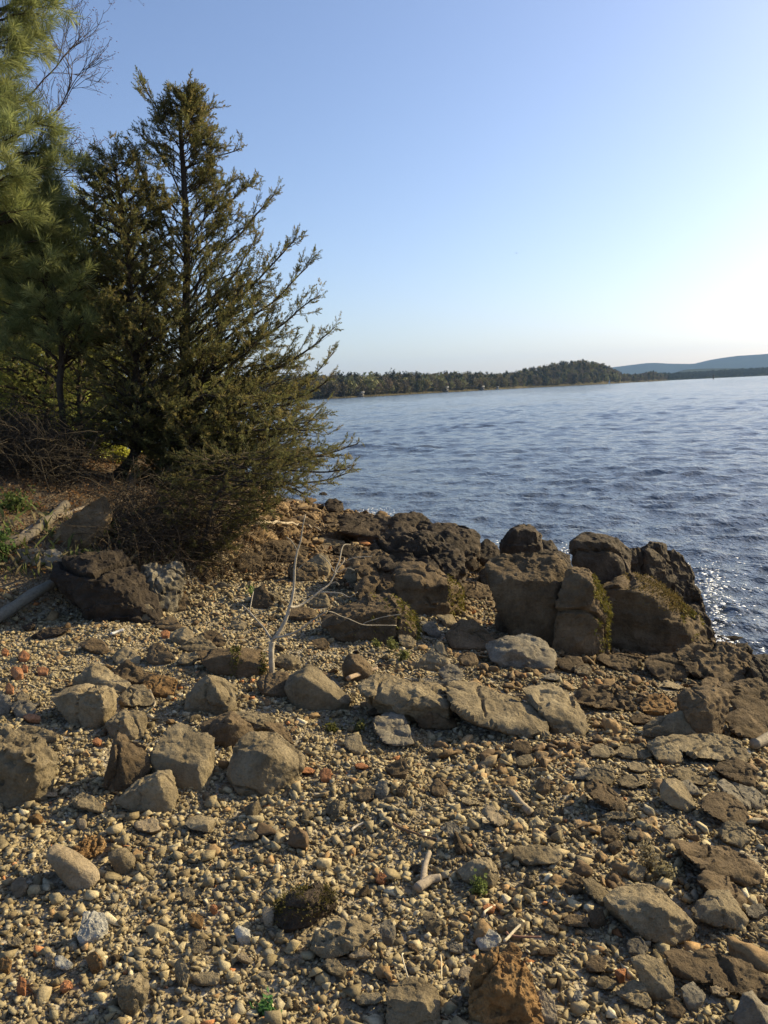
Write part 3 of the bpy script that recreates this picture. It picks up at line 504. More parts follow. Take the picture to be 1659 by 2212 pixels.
Cc([(735, 390), (750, 335), (800, 308), (835, 345), (875, 385, .3), (850, 412, 0), (760, 405, 0)], 'brown', 'crumbly brown rock left of the wide mossy rock', pits=.8)
Cc([(405, 315), (440, 295), (472, 278), (520, 305), (545, 340, .3), (510, 360, 0), (430, 335, 0)], 'brown', 'brown rock at the edge of the tree shadow')
Cc([(890, 395), (930, 365), (985, 355), (1003, 390, .2), (960, 415, 0), (910, 412, 0)], 'tan', 'small tan stone tight against the wide mossy rock', name='stone')
Cc([(910, 330), (960, 290), (1005, 270), (1060, 305), (1095, 340, .3), (1010, 352, 0), (930, 345, 0)], 'tan', 'bright edged rock behind the wide mossy rock')
Cc([(1005, 275), (1060, 243), (1110, 268), (1135, 300, .3), (1100, 322, 0), (1020, 310, 0)], 'brown', 'brown rock topping the small pile behind the mossy rock')
Cc([(855, 280), (885, 245), (935, 228), (970, 258), (980, 310, .2), (900, 312, 0)], 'tan', 'layered tan rock at the left of the small pile', strata=.8)
Cc([(780, 215), (820, 190), (870, 180), (915, 228, .3), (860, 238, 0), (800, 232, 0)], 'brown', 'flat brown rock below the lichen boulder', name='rock_slab')
Cc([(60, 625), (100, 605), (155, 605), (182, 645, .3), (160, 675, 0), (90, 682, 0)], 'grey', 'grey square stone on the left by the brick pieces', name='stone')
Cc([(-40, 600), (0, 570), (55, 585), (65, 620, .3), (40, 665, 0), (-30, 665, 0)], 'grey', 'rough greenish stone cut by the left frame edge', name='stone', pits=.8)
Cc([(75, 590), (115, 556), (150, 585), (130, 605, 0), (85, 602, 0)], 'tan', 'small pointed stone above the grey square stone', name='stone')
Cc([(383, 1215), (400, 1193), (430, 1195), (444, 1222, .4), (430, 1245, 0), (395, 1243, 0)], 'cobble', 'small smooth egg shaped stone left of the flat yellow one', name='cobble', p=5, rough=.012, strata=0, pits=.1)
Cc([(678, 1228), (720, 1208), (770, 1200), (808, 1250, .4), (760, 1272, 0), (700, 1255, 0)], 'cobble', 'flat yellow tan stone left of the lens shaped one', name='stone', strata=.1, pits=.1)
Cc([(928, 1222, .3), (965, 1195), (1010, 1184), (1060, 1195), (1087, 1212, .5), (1045, 1268, .05), (960, 1252, 0), (1040, 1230, 0)], 'tan', 'lens shaped smooth stone with a sharp corner', name='stone', strata=0, pits=.1, rough=.015)
OR = lambda z, pts, lab, m='orange', **k: rock(z, pts, m, lab, 'brick_fragment', group=G_BRICK, strata=0, rough=.02, **k)
OR('C', [(52, 445), (75, 430), (110, 440), (120, 470, .2), (80, 488, 0)], 'orange brick piece, largest of the cluster by the left edge')
OR('C', [(108, 428), (125, 418), (142, 428), (138, 448, 0), (112, 448, 0)], 'small orange brick piece behind the largest one')
OR('C', [(188, 440), (215, 428), (243, 440), (235, 465, 0), (195, 462, 0)], 'dull orange brick piece right of the cluster by the left edge')
OR('C', [(28, 535), (45, 512), (72, 535), (68, 558, 0), (35, 556, 0)], 'pointed orange brick piece beside the rough greenish stone')
OR('C', [(118, 685), (150, 668), (200, 680), (205, 700, .2), (150, 708, 0)], 'flat orange brick piece below the grey square stone')
OR('C', [(215, 1068), (288, 1068), (290, 1088, .1), (217, 1090, 0)], 'small oblong tan brick piece beside the big crusty rock', 'cobble')
OR('C', [(808, 255), (835, 243), (855, 255), (845, 275, 0), (815, 272, 0)], 'round red brown brick piece below the flat brown rock')
OR('C', [(1515, 950), (1550, 938), (1582, 955), (1570, 968, 0), (1520, 966, 0)], 'flat peach brick piece right of the square block')
OR('C', [(1608, 965), (1630, 945), (1665, 955), (1660, 1000, 0), (1615, 998, 0)], 'rounded orange brick lump beyond the peach piece')
OR('C', [(465, 805), (490, 790), (512, 805), (500, 820, 0), (472, 818, 0)], 'small rust coloured piece on gravel below the left group')
OR('C', [(800, 560), (830, 552), (848, 562), (835, 572, 0), (805, 570, 0)], 'small red brick chip before the yellowish brown rock')
OR('C', [(93, 370), (120, 345), (150, 370), (135, 392, 0), (100, 390, 0)], 'pale orange brick piece on the sunlit gravel near the shadow')
OR('C', [(8, 345), (25, 335), (45, 350), (35, 365, 0), (10, 362, 0)], 'orange brick piece at the left edge beside the shadow')
OR('E', [(275, 728), (310, 718), (345, 735), (330, 748, 0), (285, 745, 0)], 'flat salmon brick piece in the middle gravel')
# --- the split ledge and the rocks on the right
E_ = lambda pts, mat, lab, **k: rock('E', pts, mat, lab, k.pop('name', 'rock_slab'), group=k.pop('group', G_LEDGE), **k)
E_([(315, 300, .6), (350, 265, .8), (390, 250, .9), (440, 280, .7), (510, 268, .9), (620, 272, 1), (705, 280, 1), (785, 330, .7), (802, 400, .3), (780, 420, .05), (690, 385, .05), (560, 395, 0), (430, 395, 0), (350, 345, .1), (600, 310, .2)], 'tan', 'left slab of the split ledge with an overhanging shaded front', th=1.1, by=520, strata=.6, sink=.7)
E_([(505, 262), (600, 258), (840, 266), (830, 284, .3), (700, 290, .1), (520, 286, .1)], 'grey', 'thin grey flake lying on the back of the ledge', name='stone', by=330, th=.8)
E_([(565, 430, .3), (610, 390), (660, 376), (715, 392), (750, 440), (812, 478, .4), (822, 522, .1), (720, 528, 0), (640, 525, 0), (690, 440, .02)], 'brown', 'triangular rock under the overhang of the left ledge slab', name='rock', strata=.2, pits=.15)
E_([(788, 300, .6), (850, 285, .9), (920, 285, 1), (1010, 330, .9), (1100, 365, .9), (1190, 400, .8), (1260, 435, .6), (1305, 555, .2), (1190, 565, 0), (1060, 525, 0), (920, 495, 0), (835, 430, .1), (1000, 420, .25), (1150, 470, .2)], 'tan', 'middle slab of the split ledge with a cracked sunlit top', th=1.0, strata=.9, sink=.5, rough=.03)
E_([(1000, 330, .5), (1080, 335, .9), (1180, 355, .9), (1185, 400, .4), (1100, 390, .1)], 'tan', 'thin layered slab on the back edge of the middle ledge', name='rock_slab', by=440, strata=.9)
rock('F', [(105, 385, .6), (160, 350, .9), (235, 338, 1), (330, 355, 1), (370, 375, .8), (430, 450, .7), (470, 530, .5), (497, 605, .3), (470, 650, .05), (430, 655, 0), (330, 645, 0), (250, 540, .05), (180, 460, .2), (360, 520, .15)], 'tan', 'right slab of the split ledge with bright stepped edge', 'rock_slab', group=G_LEDGE, th=1.0, strata=.9, sink=.5, rough=.03)
E_([(368, 490, .5), (440, 455, .9), (532, 443, 1), (545, 500, .6), (575, 560, .4), (592, 605, .2), (510, 628, 0), (430, 600, 0)], 'grey', 'grey stepped slab in the shade below the left ledge', th=1.3, strata=.4)
E_([(343, 435), (380, 415), (420, 410), (462, 430, .5), (430, 450, 0), (370, 455, 0)], 'brown', 'small flat stone left of the grey stepped slab', name='stone')
E_([(215, 620, .2), (225, 580), (262, 565), (302, 560, .8), (318, 640, .4), (300, 658, 0), (240, 640, 0)], 'tan', 'single tan cube shaped stone on the middle gravel', name='stone', group=G_FORE, strata=0, pits=.1, rough=.02, p=30)
E_([(438, 745), (490, 715), (540, 690), (562, 740, .4), (550, 780, .05), (480, 785, 0)], 'brown', 'dark triangular stone in the gravel below the ledge', name='stone', group=G_FORE)
E_([(678, 852), (700, 825), (722, 803), (778, 860, .4), (740, 888, 0), (690, 878, 0)], 'brown', 'brown tent shaped stone in the middle gravel', name='stone', group=G_FORE)
E_([(383, 880), (410, 815), (440, 822), (455, 860, .4), (440, 893, 0), (395, 895, 0)], 'grey', 'upright grey stone left of the tent shaped one', name='stone', group=G_FORE)
E_([(280, 890), (330, 850), (380, 870, .5), (370, 915, 0), (310, 920, 0)], 'brown', 'dark flat stone left of the upright grey stone', name='stone', group=G_FORE)
E_([(1140, 1200, .5), (1190, 1182), (1260, 1172), (1350, 1188), (1388, 1225, .5), (1370, 1265, .05), (1220, 1278, 0), (1150, 1240, .1)], 'tan', 'long loaf shaped rock in the lower gravel', name='rock', group=G_FORE)
E_([(828, 1300, .5), (900, 1265), (1000, 1243), (1040, 1290, .5), (1052, 1330, .3), (1020, 1385, 0), (880, 1365, 0), (990, 1290, .05)], 'tan', 'wedge rock with a bright right edge in the lower gravel', name='rock', group=G_FORE, strata=.2)
E_([(965, 985), (985, 955), (1025, 955), (1092, 1045, .5), (1050, 1062, 0), (1000, 1030, 0)], 'cobble', 'flat sandy stone left of the weathered stick', name='stone', group=G_FORE, strata=.1, pits=.1)
E_([(770, 1050), (800, 1040), (850, 1080, .4), (830, 1120, 0), (780, 1105, 0)], 'grey', 'grey twin lobed stone in the middle gravel', name='stone', group=G_FORE)
E_([(500, 860), (530, 835), (560, 855, .4), (545, 885, 0), (510, 885, 0)], 'brown', 'small dark stone between the grey upright and tent shaped stones', name='stone', group=G_FORE)
E_([(1255, 850), (1270, 800), (1330, 810, .6), (1335, 860, .2), (1290, 875, 0)], 'brown', 'dark cube stone left of the flat grey rock', name='stone', group=G_FORE)
E_([(860, 905), (905, 920), (935, 935, .3), (900, 950, 0), (850, 930, 0)], 'tan', 'low tan stone with a bright top beside the pale pebbles', name='stone', group=G_FORE)
Ff = lambda pts, mat, lab, **k: rock('F', pts, mat, lab, k.pop('name', 'rock'), group=k.pop('group', G_RIGHT), **k)
Ff([(558, 160), (600, 140), (690, 142), (780, 142), (825, 180), (818, 220, .2), (780, 248, 0), (650, 215, 0)], 'brown', 'rough edged rock below the foot of the mossy boulder', pits=.8)
Ff([(858, 665, .3), (875, 590), (1000, 545), (1120, 510), (1182, 518), (1215, 590), (1240, 665, .3), (1120, 680, 0), (930, 672, 0), (1000, 610, .02)], 'tan', 'smooth leaning slab with a lit right edge before the big rough rock', name='rock_slab', th=.5, strata=.15, pits=.1, rough=.028)
Ff([(1105, 430), (1150, 390), (1210, 365), (1330, 365), (1392, 420), (1375, 520, .4), (1310, 650, .05), (1220, 640, 0), (1150, 540, .1), (1250, 450, .1)], 'brown', 'big rough rock with a pale crusted top, right slope', name='boulder', pits=.8, by=670)
Ff([(848, 475), (870, 430), (905, 398), (985, 398), (1052, 468, .5), (1030, 515, .05), (930, 522, 0), (870, 505, 0)], 'rust', 'reddish brown humped rock left of the big rough rock')
Ff([(405, 410, .4), (470, 380), (570, 345), (660, 365), (745, 385), (775, 430), (802, 490, .4), (720, 500, 0), (560, 480, 0), (440, 455, 0)], 'brown', 'mid sized dark rubble rock behind the right ledge slab', pits=.8, rough=.05)
Ff([(690, 770, .4), (720, 725), (790, 710), (900, 730, .9), (915, 795, .3), (840, 812, 0), (730, 805, 0)], 'tan', 'flat stepped slab below the leaning slab', name='rock_slab', strata=.7)
Ff([(898, 725, .6), (940, 690), (990, 680), (1050, 720), (1112, 762, .6), (1118, 815, .2), (1050, 840, 0), (960, 825, 0)], 'tan', 'blunt ended slab right of the flat stepped slab', name='rock_slab', strata=.5)
Ff([(1005, 690, .8), (1060, 668, 1), (1150, 665, 1), (1280, 675, 1), (1440, 698, .9), (1500, 750, .6), (1528, 792, .4), (1500, 835, 0), (1350, 815, .05), (1200, 800, 0), (1100, 750, .2)], 'tan', 'long low slab with a rough sunlit top on the right slope', name='rock_slab', th=1.2, strata=.5, pits=.6)
Ff([(1318, 880), (1350, 840), (1430, 818), (1530, 850), (1600, 930), (1615, 990, .3), (1520, 985, 0), (1400, 930, 0)], 'brown', 'dark rough rock below the long low slab', pits=.9)
Ff([(968, 1060, .3), (975, 1000), (1000, 955), (1060, 952), (1095, 960), (1150, 1030, .5), (1195, 1122, .4), (1130, 1148, .05), (1040, 1115, 0), (1035, 1000, .02)], 'tan', 'smooth faced upright stone with rounded left end', strata=.1, pits=.1, rough=.028)
Ff([(1088, 965, .5), (1155, 953), (1200, 1000), (1238, 1042, .5), (1180, 1050, 0), (1120, 1010, .1)], 'grey', 'flat grey stone behind the smooth upright one', name='stone')
Ff([(1232, 1130, .2), (1245, 1080), (1290, 1045), (1370, 1033), (1440, 1060), (1490, 1110), (1522, 1190, .4), (1480, 1245, .05), (1370, 1220, 0), (1290, 1170, 0)], 'brown', 'dark domed rock right of the smooth upright stone', rough=.03)
Ff([(1325, 970, .5), (1380, 948), (1450, 1000), (1540, 1075, .6), (1550, 1140, .2), (1490, 1095, 0), (1400, 1040, 0)], 'grey', 'grey slab leaning behind the dark domed rock', name='rock_slab', pits=.2)
Ff([(1430, 980), (1560, 1000), (1640, 1060), (1620, 1130, .1), (1540, 1100, 0)], 'grey', 'flat grey rock at the right edge behind the leaning grey slab', pits=.2)
Ff([(1058, 895, .3), (1100, 872), (1160, 885), (1290, 950, .6), (1240, 985, 0), (1100, 955, 0)], 'tan', 'flat triangular stone above the smooth upright stone', name='stone')
Ff([(495, 940, .3), (530, 890), (570, 865), (635, 858), (685, 930, .5), (645, 985, .05), (550, 965, 0)], 'tan', 'flat faced grey tan rock right of the paired small stones', strata=.15)
Ff([(422, 925), (450, 885), (500, 872), (545, 890, .6), (500, 942, 0), (440, 945, 0)], 'grey', 'pale angular stone left of the flat faced rock', name='stone')
Ff([(498, 985), (550, 958), (610, 965), (690, 1045, .5), (755, 1120, .4), (730, 1162, .05), (640, 1115, 0), (540, 1060, 0)], 'brown', 'long dark rock running down toward the lower gravel', strata=.5)
Ff([(703, 960), (740, 925), (810, 915), (875, 922), (895, 970, .3), (800, 1003, 0), (730, 985, 0)], 'tan', 'wide low rock with a pitted top, right slope', name='rock', pits=.7)
Ff([(28, 715), (60, 705), (130, 703, .7), (152, 755, .4), (105, 790, 0), (42, 765, 0)], 'brown', 'flat topped cube stone under the right ledge slab', name='stone', strata=0)
Ff([(50, 820), (95, 795), (142, 788), (168, 838, .4), (95, 865, 0), (60, 850, 0)], 'tan', 'tan stone just below the flat topped cube stone', name='stone')
Ff([(775, 560), (800, 535), (840, 522), (925, 550, .6), (880, 585, 0), (800, 580, 0)], 'brown', 'brown rock left of the leaning slab')
Ff([(515, 765), (545, 735), (590, 722), (640, 740), (695, 772, .4), (610, 805, 0), (540, 800, 0)], 'tan', 'tan rock below the right end of the ledge')
Ff([(760, 850), (800, 835), (870, 850), (905, 890, .3), (830, 900, 0), (775, 880, 0)], 'tan', 'long stone between the stepped slab and the wide low rock', name='stone')
Ff([(605, 1180), (680, 1155), (785, 1160), (815, 1190, .4), (720, 1205, 0), (640, 1200, 0)], 'tan', 'layered flat stone below the long dark rock', name='stone', strata=.8)
Ff([(930, 240), (975, 222), (985, 265), (960, 285, 0), (935, 270, 0)], 'tan', 'small lit stone on the slope below the low rough boulder', name='stone')
Ff([(955, 285), (1000, 255), (1035, 265), (1030, 300, 0), (970, 308, 0)], 'brown', 'round brown stone beside the small lit stone', name='stone')
Ff([(990, 320), (1015, 305), (1120, 352, .5), (1080, 365, 0), (1000, 345, 0)], 'tan', 'long slim stone above the reddish humped rock', name='stone')
Ff([(1225, 320), (1270, 285), (1340, 290), (1385, 345, .3), (1340, 365, 0), (1250, 350, 0)], 'brown', 'rounded brown rock below the waterline boulder')
Ff([(1390, 540), (1470, 500), (1560, 520), (1659, 580, .5), (1720, 640, .3), (1600, 680, 0), (1440, 640, 0)], 'brown', 'sloping brown rock at the right edge beyond the big rough rock')
Ff([(230, 280), (290, 262), (330, 285), (310, 305, 0), (240, 302, 0)], 'grey', 'flat grey stone behind the right ledge slab', name='stone')
Ff([(420, 240), (450, 208), (490, 205), (525, 255, .4), (490, 270, 0), (435, 262, 0)], 'brown', 'brown tilted stone left of the rough edged rock', name='stone')
# --- near beach, lower left
Gg = lambda pts, mat, lab, **k: rock('G', pts, mat, lab, k.pop('name', 'stone'), group=G_FORE, **k)
Gg([(268, 262, .4), (285, 225, .6), (345, 195, .8), (400, 215, .8), (450, 258, .7), (520, 290, .7), (570, 330, .6), (608, 385, .5), (585, 435, .3), (530, 475, .1), (470, 490, 0), (400, 470, .02), (340, 400, .05), (295, 340, .15), (400, 300, .1), (490, 400, .02)], 'cobble', 'big oblong speckled cobble lying in its own shadow', name='cobble', p=9, rough=.012, strata=.1, pits=.5, th=.8, level=6)
Gg([(438, 245), (480, 210), (545, 175), (600, 170), (628, 205), (605, 260, .2), (540, 292, 0), (470, 275, 0)], 'rust', 'knobbly orange lump behind the oblong cobble', pits=1.2, rough=.09, strata=0)
Gg([(652, 300, .3), (665, 265), (690, 245), (750, 243), (802, 300, .6), (775, 352, .1), (710, 372, 0), (740, 300, .05)], 'tan', 'grey tan angular stone right of the oblong cobble', strata=.1, pits=.1)
Gg([(485, 700, .4), (505, 625, .8), (560, 625, .9), (612, 635, .9), (645, 705, .6), (600, 765, .2), (500, 795, 0), (465, 770, .1)], 'pale', 'pale crystalline quartz stone in the lower left gravel', name='quartz_stone', pits=.6)
Gg([(685, 1080, .3), (720, 1035), (830, 995), (870, 1040), (895, 1080, .5), (875, 1135, .3), (800, 1215, 0), (705, 1185, .05), (790, 1070, .02)], 'tan', 'large faceted stone near the bottom edge, left of centre', strata=.2, pits=.3)
Gg([(1075, 510), (1100, 475), (1140, 478), (1160, 510, .4), (1120, 545, 0), (1085, 535, 0)], 'tan', 'small cracked tan stone in the lower left gravel')
Gg([(1243, 590), (1262, 570), (1290, 578), (1300, 605, .3), (1270, 620, 0)], 'orange', 'small smooth orange pebble, brightest of the lower gravel', name='brick_fragment', p=6, strata=0)
Gg([(1555, 610), (1575, 580), (1610, 590), (1635, 640, .5), (1622, 685, .1), (1580, 695, 0), (1560, 655, .1)], 'cobble', 'smooth upright tan stone left of the mossy dark rock', p=10, strata=0, rough=.015)
Gg([(1138, 1020), (1190, 990), (1260, 978), (1303, 990, .6), (1290, 1055, .1), (1170, 1062, 0)], 'tan', 'wide flat stone with a raised end, lower left gravel')
Gg([(1405, 880), (1440, 865), (1500, 895, .4), (1485, 930, .2), (1430, 905, 0)], 'cobble', 'pale orange wedge stone in the lower gravel')
Gg([(1035, 950), (1060, 905), (1090, 890), (1125, 985, .4), (1105, 1060, .1), (1070, 1040, 0)], 'tan', 'upright split stone with a fluted lit side')
Gg([(1398, 175), (1430, 145), (1480, 130), (1545, 158, .6), (1520, 190, .1), (1430, 195, 0)], 'tan', 'oval rough edged flat stone above the smooth upright tan one', strata=.4)
Gg([(453, 75), (468, 52), (500, 55), (522, 82, .4), (505, 112, 0), (465, 105, 0)], 'cobble', 'smooth egg stone above the knobbly orange lump', name='cobble', p=5, strata=0, rough=.012, pits=.1)
Gg([(105, 1085), (120, 1000), (158, 1040, .5), (150, 1090, 0)], 'orange', 'pointed orange brick shard at lower left', name='brick_fragment', strata=0)
Gg([(355, 1080), (385, 1030), (425, 1040), (432, 1080, .3), (385, 1100, 0)], 'orange', 'crumbly orange brick piece left of the large faceted stone', name='brick_fragment', pits=.8)
Gg([(1118, 650), (1150, 625), (1208, 655, .4), (1195, 700, .1), (1140, 690, 0)], 'rust', 'leaf shaped rusty stone in the lower gravel')
Gg([(1395, 735), (1420, 705), (1480, 730), (1488, 775, .3), (1420, 785, 0)], 'pale', 'two tone pale stone with a reddish base, lower gravel')
Gg([(1135, 830), (1160, 785), (1215, 790), (1232, 840, .3), (1190, 870, 0), (1145, 865, 0)], 'tan', 'round topped tan stone below the leaf shaped rusty one')
Gg([(330, 900), (370, 880), (435, 935, .4), (400, 970, 0), (340, 950, 0)], 'pale', 'grey white speckled stone at lower left')
Gg([(275, 880), (300, 860), (322, 900, .3), (310, 935, 0), (285, 925, 0)], 'cobble', 'narrow yellow stone left of the grey white speckled one')
Gg([(515, 900), (560, 855), (600, 900, .4), (600, 950, .1), (550, 965, 0)], 'rust', 'crumbly rust stone above the crumbly orange brick')
Gg([(45, 790), (80, 770), (130, 790, .4), (120, 825, 0), (60, 828, 0)], 'tan', 'round tan stone at lower left near the frame edge')
Gg([(0, 910), (40, 890), (75, 920, .4), (50, 960, 0), (0, 965, 0)], 'rust', 'orange speckled stone on the left frame edge')
Hh = lambda pts, mat, lab, **k: rock('H', pts, mat, lab, k.pop('name', 'rock'), group=G_FORE, **k)
HM_ = Hh([(120, 620, .3), (160, 560), (230, 508), (330, 468), (400, 450), (460, 500), (485, 545, .5), (440, 605, .2), (350, 645, .05), (210, 725, 0), (140, 690, .1), (300, 540, .15)], 'dark', 'dark mossy rock half buried in the lower gravel', pits=.8, rough=.05)
Hh([(305, 820, .4), (340, 770), (380, 725), (500, 658), (580, 670), (665, 690, .8), (695, 760, .5), (620, 840, .1), (490, 905, 0), (360, 870, .05), (500, 750, .2)], 'tan', 'rough knobbly rock right below the dark mossy one', pits=1., rough=.055)
Hh([(798, 1140, .3), (820, 1070, .8), (890, 1040, .9), (970, 1012, 1), (1030, 1050, .8), (1085, 1090, .7), (1100, 1200, .3), (1085, 1300, 0), (810, 1300, 0), (1000, 1160, .05)], 'tan', 'grey tan block cut by the bottom frame edge', pits=.6, rough=.03)
Hh([(1315, 1200, .3), (1325, 1080), (1340, 960), (1390, 920), (1450, 885), (1520, 920), (1580, 955), (1640, 1050), (1685, 1180, .5), (1700, 1320, 0), (1330, 1320, 0), (1480, 1080, .05)], 'rust', 'large rust coloured rough rock at the bottom edge', name='boulder', pits=1., rough=.05, th=.7)
Hh([(1205, 375, .4), (1260, 335), (1330, 308), (1425, 303, .9), (1448, 390, .5), (1405, 455, .05), (1280, 432, 0), (1390, 360, .1)], 'tan', 'blocky rock with a bright right edge beside the forked driftwood', strata=.2) if False else None
Hh([(1308, 800, .3), (1340, 750), (1390, 718), (1440, 745), (1468, 785, .5), (1440, 835, .1), (1350, 855, 0)], 'pale', 'pale domed quartz stone by the thin straw', name='quartz_stone', p=12)
Hh([(998, 650, .3), (1030, 625), (1075, 620), (1112, 675, .4), (1085, 735, .05), (1020, 725, 0)], 'tan', 'twin edged tan stone in the lower middle gravel', name='stone')
Hh([(752, 710, .3), (775, 680), (810, 672), (842, 720, .5), (822, 795, .05), (770, 802, 0)], 'grey', 'upright grey block stone right of the knobbly rock', name='stone', strata=0)
Hh([(1203, 1000, .3), (1225, 955), (1255, 938), (1300, 950), (1335, 985, .5), (1320, 1040, .1), (1240, 1030, 0)], 'cobble', 'smooth tan cobble against the large rust coloured rock', name='cobble', p=7, strata=0, rough=.01, pits=.1)
Hh([(1228, 1070), (1268, 1028), (1322, 1100, .5), (1280, 1135, 0), (1240, 1110, 0)], 'tan', 'triangular tan stone under the smooth tan cobble', name='stone')
Hh([(565, 880), (610, 850), (655, 835), (708, 880, .4), (650, 898, 0), (590, 900, 0)], 'cobble', 'flat yellow stone along the front of the knobbly rock', name='stone')
Hh([(605, 1140), (660, 1112), (745, 1108), (765, 1150, .3), (700, 1175, 0), (630, 1175, 0)], 'tan', 'rough flat stone left of the block at the bottom edge', name='stone', pits=.8)
Hh([(1498, 710), (1540, 650), (1605, 690, .5), (1580, 755, .05), (1520, 765, 0)], 'tan', 'pyramid stone right of the pale domed quartz', name='stone')
Hh([(415, 930), (440, 905), (490, 905), (548, 970, .5), (530, 1015, 0), (450, 980, 0)], 'tan', 'sharp wedge stone below the knobbly rock', name='stone')
Hh([(1480, 850), (1530, 810), (1590, 850, .5), (1570, 920, .1), (1510, 905, 0)], 'rust', 'yellow brown crumbly stone above the large rust rock', name='stone')
Hh([(1160, 820), (1200, 800), (1240, 830, .4), (1220, 865, 0), (1170, 860, 0)], 'grey', 'small pale grey stone left of the domed quartz', name='stone')
Hh([(1360, 590), (1390, 572), (1435, 590, .4), (1410, 620, 0), (1370, 615, 0)], 'orange', 'orange stone chip by the straw in the lower middle', name='brick_fragment', strata=0)
Hh([(722, 415), (755, 385), (790, 410, .4), (770, 440, 0), (730, 438, 0)], 'orange', 'peach coloured stone chip left of the forked driftwood', name='brick_fragment', strata=0)
# --- near beach, lower right
Ii = lambda pts, mat, lab, **k: rock('I', pts, mat, lab, k.pop('name', 'rock'), group=G_FORE, **k)
Ii([(640, 590, .6), (690, 550), (800, 508, .9), (890, 520, .9), (960, 545), (1050, 640, .7), (1120, 690), (1188, 752, .5), (1140, 835, .2), (1010, 868, 0), (860, 805, 0), (740, 690, .1), (930, 640, .1), (1060, 700, .1)], 'tan', 'largest lower right rock, angled with a bright far slope', rough=.035)
Ii([(1178, 660, .3), (1220, 590), (1290, 538), (1400, 538, .8), (1460, 620), (1525, 720, .5), (1480, 775, .1), (1300, 740, 0), (1220, 710, 0), (1360, 630, .1)], 'tan', 'humped tan rock right of the largest lower right rock', rough=.03)
Ii([(1065, 215, .6), (1130, 200, .9), (1240, 215, 1), (1370, 245, 1), (1495, 290, .9), (1560, 345, .8), (1615, 405, .6), (1615, 475, .3), (1470, 495, 0), (1320, 425, 0), (1150, 335, .05), (1380, 340, .3)], 'brown', 'long flat topped rock with a knobbly lit surface, right side', strata=.4, pits=.8, th=1.)
Ii([(1215, 470), (1250, 420), (1280, 400), (1400, 448, .7), (1470, 520), (1515, 592, .5), (1490, 645, .1), (1410, 565, 0), (1290, 540, 0)], 'brown', 'dark slab between the flat topped and the humped rock', name='rock_slab', pits=.3)
Ii([(788, 960, .5), (850, 948, .6), (920, 970, .6), (992, 988, .6), (1048, 1080, .5), (1052, 1205, .2), (1020, 1228, .05), (960, 1228, 0), (850, 1110, .1), (900, 1060, .05)], 'tan', 'smooth tilted slab standing near the lower right corner', name='rock_slab', th=.6, strata=.1, pits=.15, rough=.028)
Ii([(1005, 935, .5), (1060, 908), (1150, 930), (1245, 958), (1312, 1010, .6), (1295, 1115, .1), (1180, 1110, 0), (1080, 1075, .1)], 'brown', 'dark smooth long rock behind the tilted slab', strata=.1, pits=.1, rough=.02, by=1150)
Ii([(1200, 935), (1290, 912), (1400, 958), (1480, 1028), (1560, 1000), (1640, 1080), (1720, 1180, .4), (1680, 1230, .1), (1450, 1180, 0), (1300, 1120, .1)], 'brown', 'rough crested dark rock running off the right edge')
Ii([(705, 1200, .3), (740, 1150), (800, 1112), (862, 1130), (895, 1190), (915, 1245, .5), (885, 1285, .05), (780, 1240, 0)], 'tan', 'pebbly wedge stone left of the tilted slab foot', name='stone')
Ii([(1108, 1160, .4), (1140, 1135), (1180, 1122), (1255, 1200, .5), (1235, 1245, .2), (1180, 1275, 0), (1130, 1240, .05)], 'grey', 'small grey block right of the tilted slab', name='stone', strata=0)
Ii([(1435, 1370, .2), (1470, 1270), (1505, 1200), (1555, 1185, .9), (1610, 1250), (1680, 1330, .4), (1680, 1420, 0), (1480, 1420, 0), (1560, 1240, .1)], 'grey', 'triangular grey slab in the bottom right corner', name='rock_slab', strata=0, rough=.02)
Ii([(478, 460, .4), (530, 455, .7), (585, 495, .8), (642, 540, .7), (625, 605, .1), (560, 580, 0), (500, 540, .1)], 'tan', 'slanted smooth stone left of the largest lower right rock', name='stone', strata=0, pits=.1)
Ii([(512, 670), (545, 655), (602, 655, .6), (618, 720, .3), (575, 745, 0), (525, 735, 0)], 'brown', 'dark cube stone below the slanted smooth one', name='stone', strata=0)
Ii([(355, 485, .3), (390, 440), (425, 418), (485, 460, .6), (472, 525, .1), (380, 532, 0)], 'brown', 'dark angular stone left of the slanted smooth one', name='stone')
Ii([(758, 380), (800, 348), (840, 360), (882, 390, .6), (855, 455, .05), (770, 432, 0)], 'tan', 'blocky tan stone beside the dry stalks', name='stone', strata=0)
Ii([(768, 165), (800, 148), (845, 150), (893, 195, .6), (850, 210, 0), (780, 200, 0)], 'tan', 'smooth flat stone near the long loaf rock', name='stone', strata=0, pits=.1)
Ii([(355, 710), (400, 682), (460, 690), (515, 712, .6), (500, 765, .05), (390, 755, 0)], 'brown', 'dented brown stone in the lower right gravel', name='stone', pits=.7)
Ii([(1518, 650), (1560, 622), (1610, 615), (1645, 660, .5), (1580, 703, 0), (1530, 685, 0)], 'grey', 'grey angular stone near the right edge', name='stone', strata=0)
Ii([(1348, 140), (1370, 105), (1405, 88), (1500, 95, .8), (1545, 190, .4), (1480, 245, 0), (1380, 205, .05)], 'tan', 'rounded block at the right above the flat topped rock')
Ii([(598, 150), (640, 118), (690, 108), (715, 160, .5), (660, 212, 0), (605, 185, 0)], 'brown', 'round dark stone above the dry stalks', name='stone')
Ii([(988, 165), (1010, 130), (1050, 108), (1115, 150, .6), (1060, 195, 0), (1000, 188, 0)], 'tan', 'faceted tan stone behind the flat topped rock', name='stone', strata=0)
Ii([(170, 1230), (200, 1175), (225, 1160), (292, 1250, .5), (315, 1340, .3), (290, 1370, 0), (210, 1330, 0)], 'cobble', 'flat pale shard leaning on the large rust coloured rock', name='stone', strata=0, pits=.1)
